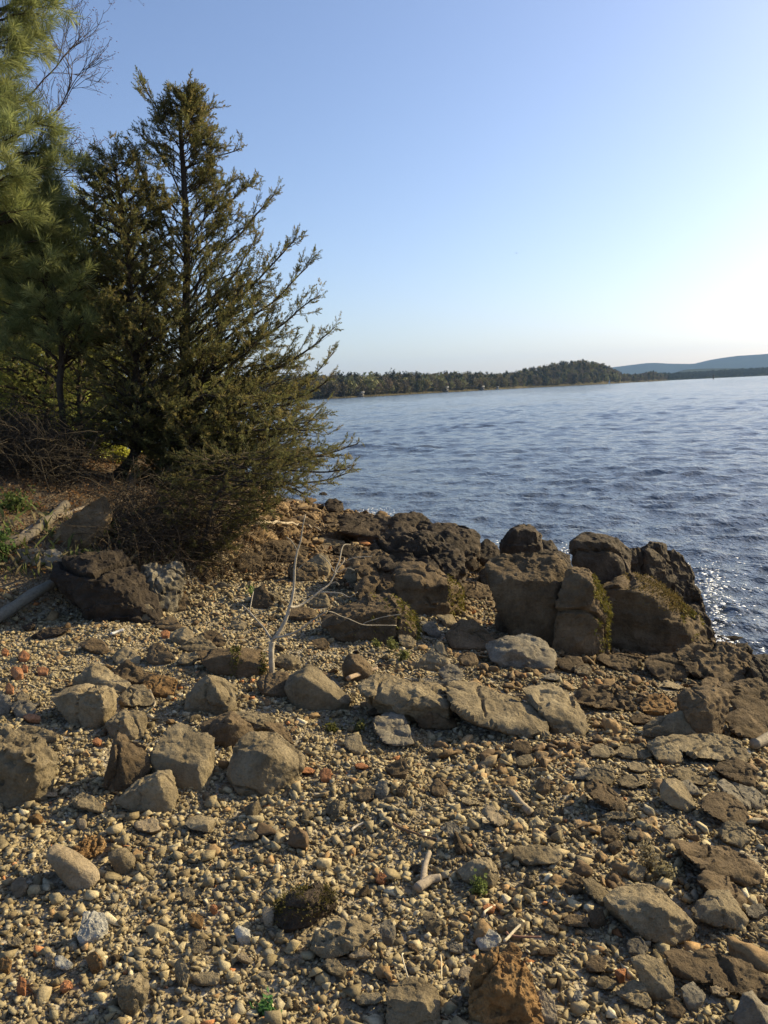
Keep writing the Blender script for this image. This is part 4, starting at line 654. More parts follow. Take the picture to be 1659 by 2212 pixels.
Ii([(492, 1000), (530, 955), (580, 950), (625, 990, .5), (605, 1048, .05), (530, 1050, 0)], 'brown', 'six sided brown stone left of the tilted slab', name='stone', strata=0)
Ii([(762, 860), (800, 830), (840, 822), (890, 900, .5), (860, 945, 0), (775, 935, 0)], 'grey', 'grey stone in the shade above the tilted slab', name='stone')
Ii([(225, 745), (245, 705), (265, 702), (322, 785, .5), (300, 805, 0), (245, 780, 0)], 'tan', 'narrow slanted stone left of the dented brown one', name='stone')
Ii([(560, 1110), (620, 1075), (690, 1120, .4), (660, 1165, 0), (580, 1150, 0)], 'tan', 'layered tan stone left of the pebbly wedge', name='stone', strata=.8)
Ii([(640, 235), (690, 205), (735, 215), (720, 250, .2), (670, 275, 0)], 'brown', 'low brown stone left of the dry stalks', name='stone')
Ii([(680, 1040), (750, 1033), (745, 1080, .2), (712, 1092, 0)], 'orange', 'orange brick chip left of the tilted slab', name='brick_fragment', strata=0)
Ii([(0, 700), (30, 695), (100, 740, .6), (85, 800, .1), (20, 800, 0)], 'brown', 'brown pointed stone at the end of the thin straw', name='stone')
Ii([(1480, 900), (1560, 930), (1660, 960, .5), (1640, 985, .1), (1520, 970, 0)], 'tan', 'flat ragged stone at the right edge above the dark crested rock', name='rock_slab')
Ii([(1000, 1240), (1060, 1220), (1130, 1290, .4), (1100, 1340, 0), (1010, 1330, 0)], 'brown', 'rounded brown stone at the bottom edge right of the tilted slab', name='stone')
Ii([(1290, 1150), (1340, 1140), (1410, 1190, .5), (1390, 1215, 0), (1310, 1190, 0)], 'cobble', 'flat tan stone under the dark crested rock', name='stone')
Ii([(185, 905), (250, 890), (310, 900, .6), (310, 945, .1), (210, 945, 0)], 'brown', 'flat brick shaped brown stone in the lower right gravel', name='stone', strata=0)
# --- bank rocks on the left
Jj = lambda pts, mat, lab, **k: rock('J', pts, mat, lab, k.pop('name', 'boulder'), group='rocks of the eroded bank', **k)
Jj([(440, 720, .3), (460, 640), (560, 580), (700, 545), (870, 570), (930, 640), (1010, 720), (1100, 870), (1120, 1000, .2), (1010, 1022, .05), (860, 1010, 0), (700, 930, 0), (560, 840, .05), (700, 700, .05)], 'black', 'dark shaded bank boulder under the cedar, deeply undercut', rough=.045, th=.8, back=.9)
LB_ = Jj([(985, 830, .3), (1010, 720), (1060, 650), (1150, 640), (1225, 618), (1290, 622), (1322, 690), (1320, 765, .5), (1260, 860, .2), (1200, 930, .05), (1080, 900, 0), (1120, 760, .05)], 'white', 'lumpy bank rock crusted with white lichen', rough=.06, pits=.8, by=960)
Jj([(940, 965, .3), (990, 915), (1070, 900), (1115, 950, .5), (1110, 1005, .1), (1020, 1025, 0), (950, 1010, .05)], 'tan', 'small sunlit rock at the toe of the bank boulder', name='rock')
Jj([(1195, 880), (1290, 800), (1360, 830), (1380, 900, .3), (1290, 945, 0), (1210, 940, 0)], 'brown', 'brown rock at the bank toe right of the lichen rock', name='rock')
Jj([(40, 560, .5), (90, 520, .9), (220, 490, 1), (400, 500, 1), (465, 560, .6), (450, 610, .2), (250, 600, .05), (80, 610, 0)], 'grey', 'pale limestone slab dappled with sun on the bank edge', name='rock_slab', strata=.7, th=1.2, sink=.6)
Jj([(400, 420, .4), (500, 300), (600, 210), (740, 125), (815, 205), (770, 300), (660, 420), (560, 480, 0), (460, 480, 0)], 'brown', 'tilted grey slab at the roots of the leaning cedar', name='rock_slab', th=.4, pits=.8)
Jj([(1400, 680), (1440, 640), (1500, 635), (1540, 690, .4), (1500, 720, 0), (1420, 715, 0)], 'brown', 'rounded brown rock right of the lichen rock', name='rock')
Jj([(160, 1060), (240, 1030), (260, 1060), (200, 1085, 0)], 'dark', 'dark flat stone on the shaded left gravel', name='stone')
Jj([(230, 1130), (330, 1080), (440, 1060), (500, 1080), (450, 1110, 0), (300, 1150, 0)], 'dark', 'long dark earth clod on the shaded left gravel', name='stone')
for k, (z, x, y, ww, hh, m_, lab) in enumerate([('A', 620, 215, 120, 60, 'brown', 'brown rock below the square black rock in the water'), ('A', 470, 250, 100, 60, 'brown', 'brown rock hidden by cedar tips near the point'), ('A', 560, 80, 60, 40, 'dark', 'small dark wet rock under the outermost cedar bough'), ('A', 770, 150, 40, 16, 'dark', 'low dark rock awash beside the square black one'), ('A', 1530, 560, 90, 90, 'brown', 'brown rock filling the gap left of the largest boulder'), ('A', 1640, 830, 120, 130, 'brown', 'shaded rock at the foot of the largest boulder'), ('A', 1420, 1060, 120, 70, 'brown', 'brown rubble rock below the rounded boulder')]):
    q = [(x-ww/2, y+.1*hh, .4), (x-ww*.3, y-.35*hh), (x+ww*.1, y-hh/2), (x+ww*.4, y-.2*hh), (x+ww/2, y+.25*hh, .3), (x+ww*.15, y+hh/2, 0), (x-ww*.3, y+.4*hh, 0)]
    rock(z, q, m_, lab, 'rock', group=G_MID)
Hh([(1205, 375, .4), (1260, 335), (1330, 308), (1425, 303, .9), (1448, 390, .5), (1405, 455, .05), (1280, 432, 0), (1390, 360, .1)], 'tan', 'blocky mossy topped rock behind the green sprout', strata=.2) if False else None
# ------------------------------------------------------------------ loose stones, each its own object, scattered between the named rocks
def nrm_size(V): V = V-V.mean(0); return V/np.abs(V).max()
PROTO = []
for i in range(14):
    r = np.random.default_rng(100+i); kind = ['blocky', 'flat', 'wedge shaped', 'long', 'rounded', 'pointed', 'lumpy'][i % 7]
    sx, sy, sz = {'blocky': (1, .9, .75), 'flat': (1.1, .9, .33), 'wedge shaped': (1.1, .8, .6), 'long': (1.4, .65, .5), 'rounded': (1, .85, .7), 'pointed': (.95, .8, .95), 'lumpy': (1, .9, .7)}[kind]
    P = nrm(r.normal(size=(12 if kind != 'rounded' else 26, 3)))*r.uniform(.8, 1.1, (12 if kind != 'rounded' else 26, 1))*[sx*.5, sy*.5, sz*.5]
    if kind == 'pointed': P = np.concatenate([P*[1, 1, .6], [[.05, 0, .6]]])
    V, T = rock_shape(P, 4, 500+i, 9 if kind == 'rounded' else 30, .05 if kind != 'lumpy' else .08, .4 if kind == 'flat' else .1, 1., .9 if kind == 'lumpy' else .2)
    V = V-[0, 0, V[:, 2].min()]; PROTO.append((kind, V, T, {}))
MARK = [(600, 1400, 'bare sapling'), (155, 1882, 'oblong cobble'), (570, 1665, 'square block'), (395, 1640, 'bright sided block'), (457, 1510, 'pyramid rock'), (685, 1490, 'smooth faced block'), (180, 1530, 'big left block'),
        (510, 1425, 'wide mossy rock'), (790, 1340, 'long flat rock'), (940, 1280, 'squarish boulder'), (1150, 1310, 'largest boulder'), (1400, 1330, 'mossy sloped boulder'), (880, 1500, 'left ledge slab'), (1070, 1540, 'middle ledge slab'),
        (1200, 1535, 'right ledge slab'), (845, 1580, 'grey stepped slab'), (765, 1612, 'cube shaped stone'), (1450, 1570, 'leaning slab'), (1510, 1560, 'big rough rock'), (1470, 1725, 'smooth upright stone'), (1560, 1760, 'dark domed rock'),
        (655, 1970, 'dark mossy rock'), (730, 2040, 'knobbly rock'), (1080, 2130, 'rust coloured rock'), (895, 2160, 'bottom edge block'), (1400, 1985, 'largest lower right rock'), (1560, 1980, 'humped tan rock'), (1550, 1870, 'flat topped rock'),
        (1410, 2120, 'tilted slab'), (1560, 2120, 'dark crested rock'), (200, 2010, 'pale quartz stone'), (290, 2150, 'large faceted stone'), (1160, 1860, 'long loaf rock'), (1030, 1895, 'wedge rock'), (920, 1880, 'forked driftwood'),
        (345, 1290, 'lichen rock'), (50, 1660, 'crusty rock'), (1125, 1745, 'weathered stick'), (1340, 1760, 'long dark rock'), (1130, 1420, 'pale topped slab'), (1040, 1375, 'rounded grey boulder'), (930, 1420, 'triangular rock'),
        (765, 1455, 'chunky brown rock'), (435, 1785, 'lens shaped stone'), (1560, 1440, 'low rough boulder'), (1350, 1490, 'rubble rock'), (720, 1190, 'cedar tips'), (560, 1230, 'wedge rock under the cedar'), (1080, 2030, 'domed quartz')]
ADJ = {'tan': ['tan', 'sandy', 'yellow grey'], 'brown': ['brown', 'earth brown', 'dull brown'], 'grey': ['grey', 'ash grey'], 'pale': ['whitish'], 'rust': ['rusty'], 'dark': ['dark'], 'cobble': ['buff']}
used = set(); rs = np.random.default_rng(21); n_loose = 0; tries = 0
def zone():                                            # denser on the right slope and in the rubble below the cedar
    u = rs.uniform()
    if u < .36: return rs.uniform(980, 1659), rs.uniform(1560, 2210)
    if u < .66: return rs.uniform(420, 960), rs.uniform(1190, 1420)
    if u < .80: return rs.uniform(1000, 1640), rs.uniform(1400, 1600)
    if u < .92: return rs.uniform(300, 1100), rs.uniform(1560, 2210)
    return rs.uniform(0, 420), rs.uniform(1380, 2210)
need = min(299, 330)-COUNT
while n_loose < need and tries < 6000:
    tries += 1; x, y = zone(); wpx = rs.choice([20, 25, 31, 38, 47], p=[.22, .28, .25, .16, .09])*(1+.25*(y > 1600)+.25*(y > 1900))
    if y < 1300 and x > 700+(y-1190)*2.2: continue
    if any(abs(x-a)/(c*.95+wpx*.5)+0 < 1 and abs(y-b)/(d*.95+wpx*.35) < 1 for a, b, c, d in LMS): continue
    P = hit(x, y); dp = depth_of(P); s = wpx*dp/F; ki = rs.integers(0, 14); kind, V, T, cache = PROTO[ki]
    m_ = rs.choice(['tan', 'brown', 'grey', 'pale', 'rust', 'dark', 'cobble'], p=[.40, .27, .15, .035, .045, .02, .08]) if y > 1420 else rs.choice(['tan', 'brown', 'dark', 'grey'], p=[.3, .5, .12, .08])
    dd = sorted((math.hypot((x-a)*.9, (y-b)*1.2), k) for k, (a, b, c) in enumerate(MARK)); lab = None
    for a in ADJ[m_]:
        for k in range(3):
            mx_, my_, mn = MARK[dd[k][1]]; rel = ('below' if y-my_ > abs(x-mx_)*.7 else 'behind' if my_-y > abs(x-mx_)*.7 else 'right of' if x > mx_ else 'left of')
            c_ = f'{a} {kind} stone {rel} the {mn}'
            if c_ not in used: lab = c_; break
        if lab: break
    if not lab:
        m1, m2 = MARK[dd[0][1]][2], MARK[dd[1][1]][2]; lab = f'{ADJ[m_][0]} {kind} stone between the {m1} and the {m2}'
        if lab in used: continue
    used.add(lab)
    if m_ not in cache: cache[m_] = mesh('stone', V, T, ROCK[m_], True); cache[m_].set_sharp_from_angle(angle=math.radians(35))
    o = link('stone', cache[m_], None, P-[0, 0, .22*s*(V[:, 2].max())]); o.scale = [s*rs.uniform(.9, 1.1), s*rs.uniform(.9, 1.1), s*rs.uniform(.85, 1.25)]
    o.rotation_euler = (rs.normal()*.22, rs.normal()*.22, rs.uniform(0, 6.28)); tag(o, lab, 'stone', 'loose stones on the beach'); LMS.append((x, y-wpx*.2, wpx*.42, wpx*.3)); n_loose += 1

# ------------------------------------------------------------------ gravel: countless small angular stones, one object
PALB = np.array([(.26, .215, .14), (.215, .175, .11), (.31, .265, .18), (.165, .13, .08), (.38, .335, .25), (.48, .44, .35), (.225, .20, .155), (.29, .19, .10), (.34, .16, .075), (.12, .092, .058)])
PALP = np.array([.26, .24, .15, .16, .045, .006, .05, .035, .006, .05]); PALP = PALP/PALP.sum()
BR = np.array([(.16, .108, .058), (.12, .08, .043), (.20, .14, .08), (.10, .066, .037), (.24, .18, .11), (.27, .21, .13), (.15, .11, .07), (.22, .13, .065), (.24, .11, .05), (.07, .047, .028)]); TN = BR*1.35; gr = Bag(); rp = np.random.default_rng(11); SH2 = [(lambda q: (nrm_size(q[0]), q[1]))(rock_shape(r_.uniform(-1, 1, (9, 3))*[1, .85, .6], 2, 900+i, 60, .10, .3, 1., .3, 5)) for i, r_ in enumerate([np.random.default_rng(700+k) for k in range(14)])]
SH3 = [(lambda q: (nrm_size(q[0]), q[1]))(rock_shape(r_.uniform(-1, 1, (9, 3))*[1, .85, .6], 3, 950+i, 60, .08, .3, 1., .3, 5)) for i, r_ in enumerate([np.random.default_rng(740+k) for k in range(14)])]
HL = np.array([LMS[k] for k in HERO])
SH = [blob(200+i, 9+i % 4, .72) for i in range(24)]
def put(n, xr, yr, med, sig, lo, hi, keep, pal=None, shapes=None):
    x = rp.uniform(*xr, n); y = rp.uniform(*yr, n); P = np.stack([x, y], 1); sl_ = sdist(P, LAND); bk = sdist(P, BANK); k = keep(x, y, sl_, bk); x, y = x[k], y[k]; n = len(x); z = ground(x, y)
    s = np.clip(med*np.exp(rp.normal(size=n)*sig), lo, hi)
    if True:                                           # keep clear of the named rocks
        q = np.stack([x, y, z+.3*s], 1)-CAM; d = q@fw; px_ = CX+F*(q@RT)/d; py_ = CY-F*(q@UP)/d; r_ = s*.55*F/d; kf, kr = (.92, 1) if med > .05 else (.86, .3)
        ok = ~((((px_[:, None]-HL[:, 0])/(HL[:, 2]*kf+kr*r_[:, None]))**2+((py_[:, None]-HL[:, 1])/(HL[:, 3]*kf+kr*.8*r_[:, None]))**2 < 1) & ((py_[:, None] > HL[:, 1]-HL[:, 3]*.5) | (med < .05))).any(1)
        x, y, z, s = x[ok], y[ok], z[ok], s[ok]; k = np.where(k)[0][ok]; n = len(x)
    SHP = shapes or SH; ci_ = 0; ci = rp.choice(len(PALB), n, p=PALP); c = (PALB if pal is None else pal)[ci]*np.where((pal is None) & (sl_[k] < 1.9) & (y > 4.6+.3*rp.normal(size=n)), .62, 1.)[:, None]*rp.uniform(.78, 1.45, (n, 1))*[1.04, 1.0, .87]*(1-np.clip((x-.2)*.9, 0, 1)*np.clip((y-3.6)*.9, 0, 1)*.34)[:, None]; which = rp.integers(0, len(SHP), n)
    for i, (V, T) in enumerate(SHP):
        j = which == i; m_ = j.sum()
        if not m_: continue
        Rm = rotz(rp.uniform(0, 6.28, m_))@rotx(rp.normal(size=m_)*.5)@rotz(rp.uniform(0, 6.28, m_)); S = s[j][:, None]*.5*np.stack([rp.uniform(.8, 1.35, m_), rp.uniform(.7, 1.1, m_), rp.uniform(.6, 1.05, m_)], 1)
        W, T2 = scatter(V, T, np.stack([x[j], y[j], z[j]+s[j]*rp.uniform(-.02, .30, m_)], 1), Rm, S); gr.add(W, T2, np.repeat(c[j], len(V), 0))
infr = lambda x, y: np.abs(x) < .56*y+1.1
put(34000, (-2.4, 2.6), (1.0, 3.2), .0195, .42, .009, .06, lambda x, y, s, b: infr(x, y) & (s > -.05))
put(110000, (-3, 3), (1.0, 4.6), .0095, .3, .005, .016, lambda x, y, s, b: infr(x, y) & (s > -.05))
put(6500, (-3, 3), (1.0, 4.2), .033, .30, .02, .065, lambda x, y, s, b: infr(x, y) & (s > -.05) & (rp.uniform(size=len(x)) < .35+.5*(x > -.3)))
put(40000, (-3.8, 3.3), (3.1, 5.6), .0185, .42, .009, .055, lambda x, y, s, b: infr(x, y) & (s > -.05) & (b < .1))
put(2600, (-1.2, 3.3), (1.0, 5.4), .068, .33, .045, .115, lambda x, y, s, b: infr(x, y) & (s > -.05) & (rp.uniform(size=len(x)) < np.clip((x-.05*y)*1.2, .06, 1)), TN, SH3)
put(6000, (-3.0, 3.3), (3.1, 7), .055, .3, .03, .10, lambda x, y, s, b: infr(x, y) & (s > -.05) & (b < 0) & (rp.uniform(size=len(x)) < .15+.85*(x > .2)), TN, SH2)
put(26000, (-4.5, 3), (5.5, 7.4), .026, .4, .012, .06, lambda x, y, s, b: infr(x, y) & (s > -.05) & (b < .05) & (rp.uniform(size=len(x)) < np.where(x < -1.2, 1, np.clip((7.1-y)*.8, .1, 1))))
put(9000, (-2, 2.6), (5.6, 14), .060, .45, .03, .20, lambda x, y, s, b: (s > -.1) & (b < .25) & (y > 6.3-.25*x) & (np.abs(x+.1) < .5*y), BR, SH2)
put(9000, (-1.6, 2.6), (5.6, 14), .030, .4, .015, .06, lambda x, y, s, b: (s > -.1) & (b < .25) & (y > 6.3-.25*x), BR)
DK = BR*[.40, .43, .46]
put(420, (.2, 3.2), (5.6, 12.5), .20, .3, .12, .34, lambda x, y, s, b: (s > -.12) & (s < .75), DK, SH3)
put(2600, (-1.5, 2.4), (5.6, 13), .17, .3, .09, .32, lambda x, y, s, b: (s > 0) & (b < .2) & (y > 6.7-.3*x), BR, SH3)
tag(gr.build('gravel', MAT_PEB), kind='stuff')
# ------------------------------------------------------------------ woody parts
def tube(P, R, k=6):
    P = np.asarray(P, float); n = len(P); R = np.broadcast_to(np.asarray(R, float), n); tn = nrm(np.gradient(P, axis=0)); ref = np.array([.31, .2, 1.]) if abs(tn[:, 2]).mean() < .8 else np.array([1., .2, .1])
    a = nrm(np.cross(tn, ref)); b = np.cross(tn, a); an = np.arange(k)*2*math.pi/k
    V = (P[:, None]+R[:, None, None]*(np.cos(an)[None, :, None]*a[:, None]+np.sin(an)[None, :, None]*b[:, None])).reshape(-1, 3); T = []
    for i in range(n-1):
        for j in range(k):
            q, q2 = i*k+j, i*k+(j+1) % k; T += [[q, q2, q+k], [q2, q2+k, q+k]]
    V = np.concatenate([V, P[:1], P[-1:]]); e = n*k
    for j in range(k): T += [[e, (j+1) % k, j], [e+1, (n-1)*k+j, (n-1)*k+(j+1) % k]]
    return V, np.array(T)
def spline(P, m):                                      # Catmull-Rom through the points
    P = np.asarray(P, float); Q = np.concatenate([2*P[:1]-P[1:2], P, 2*P[-1:]-P[-2:-1]]); out = []
    u = np.linspace(0, len(P)-1, m); i = np.minimum(u.astype(int), len(P)-2); f = (u-i)[:, None]; a, b, c, d = Q[i], Q[i+1], Q[i+2], Q[i+3]
    return .5*(2*b+(c-a)*f+(2*a-5*b+4*c-d)*f**2+(3*b-a-3*c+d)*f**3)
def wobble(P, amp, fr, seed): L = np.concatenate([[0], np.cumsum(np.linalg.norm(np.diff(P, axis=0), axis=1))]); q = np.stack([L*fr, L*0+seed, L*0], 1); return P+amp*np.stack([noise(q, seed), noise(q, seed+1), noise(q, seed+2)], 1)*np.clip(L/(.1*L[-1]+1e-9), 0, 1)[:, None]
def frames(D, roll):                                   # rotation matrices whose x axis is D
    D = nrm(D); ref = np.where(np.abs(D[:, 2:3]) > .95, np.array([[1., 0, 0]]), np.array([[0, 0, 1.]])); a = nrm(np.cross(ref, D)); b = np.cross(D, a); c, s = np.cos(roll)[:, None], np.sin(roll)[:, None]
    return np.stack([D, a*c+b*s, -a*s+b*c], 2)
def leafset(kind, seed):
    r = np.random.default_rng(seed); V = []; T = []; n = 0
    def tri(p, d, l, wv):
        nonlocal n
        d = d/np.linalg.norm(d); s = np.cross(d, r.normal(size=3)); s = s/np.linalg.norm(s)*wv; V.extend([p-s*.6, p+d*l*.45+s, p+d*l, p+d*l*.45-s]); T.extend([[n, n+1, n+2], [n, n+2, n+3]]); n += 4
    if kind == 'cedar':                                # feathery spray of scale leaved twiglets along x, length 1
        for i in range(22):
            u = i/22; a = r.uniform(0, 6.28); side = np.array([.85, math.cos(a)*.75, math.sin(a)*.75]); tri(np.array([u*.85, 0, 0]), side+r.normal(size=3)*.15, r.uniform(.2, .42)*(1.1-u*.6), .036)
        tri(np.array([.1, 0, 0]), np.array([1., 0, 0]), .95, .024)
    elif kind == 'pine':                               # brush of long needles
        for i in range(30):
            a = r.uniform(0, 6.28); u = r.uniform(-.15, .5); tri(np.array([u, 0, 0]), np.array([r.uniform(.35, 1.1), math.cos(a)*.6, math.sin(a)*.6]), r.uniform(.6, 1), .016)
    elif kind == 'leaf':
        for i in range(7): tri(r.normal(size=3)*.35, r.normal(size=3), r.uniform(.35, .6), .17)
    return np.array(V), np.array(T)
LS = {k: [leafset(k, 300+i) for i in range(5)] for k in ('cedar', 'pine', 'leaf')}
class Spray:
    def __init__(s): s.P, s.D, s.S, s.C = [], [], [], []
    def add(s, P, D, S, C): s.P.append(P); s.D.append(D); s.S.append(S); s.C.append(C)
    def flush(s, bag, kind, seed):
        P = np.concatenate(s.P); D = np.concatenate(s.D); S = np.concatenate(s.S); C = np.concatenate(s.C); r = np.random.default_rng(seed); wh = r.integers(0, 5, len(P)); Rm = frames(D, r.uniform(0, 6.28, len(P)))
        for i, (V, T) in enumerate(LS[kind]):
            j = wh == i
            if j.any(): W, T2 = scatter(V, T, P[j], Rm[j], S[j][:, None]*np.ones(3)); bag.add(W, T2, np.repeat(C[j], len(V), 0))
BARKC = np.array([.055, .042, .03])
def evergreen(name, label, trunk_px, depth, rad0, prof, kind, nb, leafc, seed, top=None, slope=.75, twigs=11, per=5, size=.10, droop=.0, limbs=(), group=None, cat='tree', lowcut=None, inner=.2, dens=1., bark=BARKC, bias=0., thick=.028):
    """trunk_px: picture points base to top at this depth; prof: (picture y, left half width, right half width) of the crown"""
    r = np.random.default_rng(seed); sc = depth/F; TP = spline([at(x, y, depth) for x, y in trunk_px], 40); TP = wobble(TP, .03, 1.3, seed)
    g0 = ground(TP[:1, 0], TP[:1, 1])[0]; base = np.array([TP[0, 0], TP[0, 1], min(g0-.05, TP[0, 2])])
    root = empty(name, base); tag(root, label, cat, group); wood = Bag(); crown = Bag(); sp = Spray()
    L = np.linspace(0, 1, len(TP)); pts = np.concatenate([[base], TP]) if TP[0, 2] > base[2]+.08 else TP
    Rr = rad0*(1-np.linspace(0, 1, len(pts)))**.8+.006; V, T = tube(pts, Rr*(1+.12*noise(pts*9, seed)), 9); wood.add(V, T, bark)
    py = np.array([q[0] for q in prof], float); pl_, pr_ = np.array([q[1] for q in prof], float), np.array([q[2] for q in prof], float)
    ty = np.linspace(trunk_px[0][1], trunk_px[-1][1], len(TP)); bx = np.array([a for a, b in trunk_px], float); byy = np.array([b for a, b in trunk_px], float)
    def trunk_at(y): i = np.clip((ty[0]-y)/(ty[0]-ty[-1]), 0, 1)*(len(TP)-1); k = min(int(i), len(TP)-2); return TP[k]*(1-(i-k))+TP[k+1]*(i-k)
    up = np.array([0, 0, 1.]); curves = []
    for q in range(nb):
        y = py.min()+(py.max()-py.min())*((q+r.uniform())/nb); ph = r.normal()*.65 if (bias and r.uniform() < bias) else q*2.399+r.normal()*.3; cph = math.cos(ph)
        wl, wr = np.interp(y, py, pl_), np.interp(y, py, pr_); R = ((wr if cph > 0 else wl)*abs(cph)+(.5*(wl+wr))*(1-abs(cph)))*sc*r.uniform(.78, 1.04)
        if R < .04: R = .04
        c0 = trunk_at(y); end = c0+np.array([math.cos(ph)*R, math.sin(ph)*R*.9, 0]); sl_ = slope*r.uniform(.7, 1.2)*(.35 if y > 900 and kind == 'cedar' else 1); st = trunk_at(y+R*sl_/sc); st = st if st[2] > base[2]+.15 else trunk_at(trunk_px[0][1]-60)
        mid = (st+end)/2+up*R*(.10-droop)+r.normal(size=3)*R*.05; B_ = wobble(spline([st, mid, end], 14), R*.035, 6/R, seed+q)
        curves.append((B_, R, True))
    for li, lm in enumerate(limbs):
        pts_, r0_, dd = lm[:3]
        lp = wobble(spline([at(x, y, depth+dz) for (x, y), dz in zip(pts_, np.linspace(0, dd, len(pts_)))], 14), .02, 3, seed+77+li); (len(lm) > 3) or curves.append((lp, np.linalg.norm(lp[-1]-lp[0])*.9, False)); lb = Bag(); V, T = tube(lp, np.linspace(r0_, .006, 14), 7); lb.add(V, T, bark*1.15); lb.build('limb', MAT_BARK, root, base, True)
    for q, (B_, R, own) in enumerate(curves):
        if own: V, T = tube(B_, np.linspace(thick*min(R, 1.6)+.003, .0025, 14), 4); wood.add(V, T, bark)
        dirb = nrm(np.gradient(B_, axis=0)); m_ = max(3, int(twigs*(.35+.65*min(R/1.2, 1))*(1 if own else (1.25 if B_[-1][2] > base[2]+1.3 else .8))))
        for k in range(m_):
            u = inner+(1-inner)*((k+r.uniform(.1, .9))/m_); i = min(int(u*13), 12); p = B_[i]+(B_[i+1]-B_[i])*(u*13-i); d = dirb[i]; side = np.cross(d, up); side /= max(np.linalg.norm(side), .1)
            a = r.uniform(-1, 1); td = d*r.uniform(.4, 1.)+side*a*1.2+up*(r.uniform(-.35, .65)-droop)
            td = td/np.linalg.norm(td); tl = (.10+.30*R*(1-u)**.8)*r.uniform(.6, 1.25)+.05; tl = min(tl, .55)
            tw = np.stack([p, p+td*tl*.5+up*tl*.04, p+td*tl+up*tl*.12*(1-4*droop)]); V, T = tube(tw, [.0042, .003, .0012], 3); wood.add(V, T, bark*1.3)
            ns = max(2, int(per*dens*(.72 if p[2] < base[2]+1.4 else 1)*tl/.16+r.uniform())); v = r.uniform(.1, 1.02, ns); Pq = p+td*tl*v[:, None]+up*(tl*.12*v**2)[:, None]
            Dq = td+r.normal(size=(ns, 3))*.48+up*(.22-droop); tip = np.clip(u*.6+v*.4, 0, 1)
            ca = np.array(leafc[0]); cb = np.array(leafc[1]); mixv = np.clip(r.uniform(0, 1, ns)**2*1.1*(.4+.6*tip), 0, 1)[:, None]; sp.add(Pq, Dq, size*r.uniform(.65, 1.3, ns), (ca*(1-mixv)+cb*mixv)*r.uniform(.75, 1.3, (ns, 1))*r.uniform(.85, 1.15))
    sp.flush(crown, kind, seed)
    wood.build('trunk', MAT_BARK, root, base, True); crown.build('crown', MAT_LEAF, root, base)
    return root
CED = ((.125, .13, .048), (.235, .185, .07)); CEDG = ((.19, .22, .065), (.34, .31, .09)); PIN = ((.17, .20, .075), (.29, .30, .12)); DEEP = ((.30, .32, .08), (.42, .40, .12))
# ------------------------------------------------------------------ the main cedar and its neighbours
evergreen('red_cedar', 'tallest cedar with a sparse pointed top leaning over the rocks toward the water', [(318, 1075), (345, 1020), (385, 965), (398, 900), (402, 780), (402, 600), (396, 400), (390, 275), (399, 205)], 9.3, .085,
          [(205, 8, 7), (240, 24, 26), (300, 42, 38), (325, 70, 80), (400, 95, 62), (440, 110, 110), (520, 150, 190), (580, 160, 215), (640, 170, 240), (700, 180, 300), (755, 90, 345), (800, 40, 335), (860, 20, 300), (905, 15, 300), (960, 12, 372), (1000, 12, 365), (1040, 15, 340), (1075, 15, 250)],
          'cedar', 270, CED, 41, slope=.42, twigs=14, per=4, size=.105, bias=.38, thick=.012,
          limbs=[([(392, 962), (355, 920), (330, 880), (300, 842)], .030, -.5, 'bare'), ([(402, 945), (470, 885), (560, 818), (650, 770), (725, 705)], .030, .2), ([(400, 960), (500, 900), (575, 872), (660, 852), (720, 815)], .028, -.2), ([(405, 975), (520, 925), (600, 905), (660, 875)], .020, -.4), ([(400, 700), (455, 650), (510, 590), (560, 500)], .022, .3), ([(402, 860), (450, 800), (480, 700), (530, 610)], .024, -.3),
          ([(405, 990), (560, 1000), (680, 985), (772, 962)], .020, -.1), ([(400, 1005), (560, 1040), (680, 1040), (752, 1022)], .018, .1), ([(402, 830), (520, 760), (620, 690), (690, 640)], .020, .1), ([(402, 640), (470, 560), (545, 470), (592, 422)], .016, -.1), ([(402, 740), (510, 650), (590, 570), (640, 515)], .018, 0.), ([(402, 800), (530, 700), (620, 620), (662, 575)], .018, .25),
          ([(400, 480), (440, 420), (500, 392)], .012, 0.), ([(397, 365), (450, 342), (515, 320)], .010, .1), ([(393, 300), (430, 258), (462, 234)], .008, 0.), ([(396, 430), (345, 335), (308, 300)], .010, 0.), ([(392, 330), (345, 245), (302, 176)], .008, 0.), ([(402, 570), (335, 440), (285, 325)], .012, -.2), ([(402, 920), (540, 870), (640, 840), (722, 760)], .018, .3), ([(402, 560), (470, 470), (520, 420), (545, 395)], .012, .2), ([(405, 960), (540, 950), (640, 925), (690, 890)], .014, -.3),
          ([(402, 985), (520, 985), (620, 990), (700, 985)], .018, -2.3), ([(402, 1000), (500, 1030), (600, 1050), (660, 1062)], .018, -2.5), ([(402, 990), (540, 1005), (660, 1020), (748, 1015)], .018, -1.8), ([(400, 1010), (480, 1060), (560, 1095), (600, 1105)], .014, -2.2), ([(402, 940), (520, 930), (610, 930), (665, 925)], .016, -1.9)])
evergreen('young_cedar', 'low drooping cedar bough mass hanging over the bank edge beside the tallest cedar', [(430, 1245), (440, 1180), (465, 1100), (490, 1040), (505, 990)], 6.9, .014,
          [(960, 30, 50), (990, 90, 190), (1040, 110, 220), (1090, 120, 180), (1140, 110, 110), (1180, 90, 60), (1220, 50, 20)], 'cedar', 62, tuple(tuple(v*.68 for v in c) for c in CED), 43, slope=.12, twigs=11, per=5, size=.085, droop=.10, bias=.2, thick=.008)
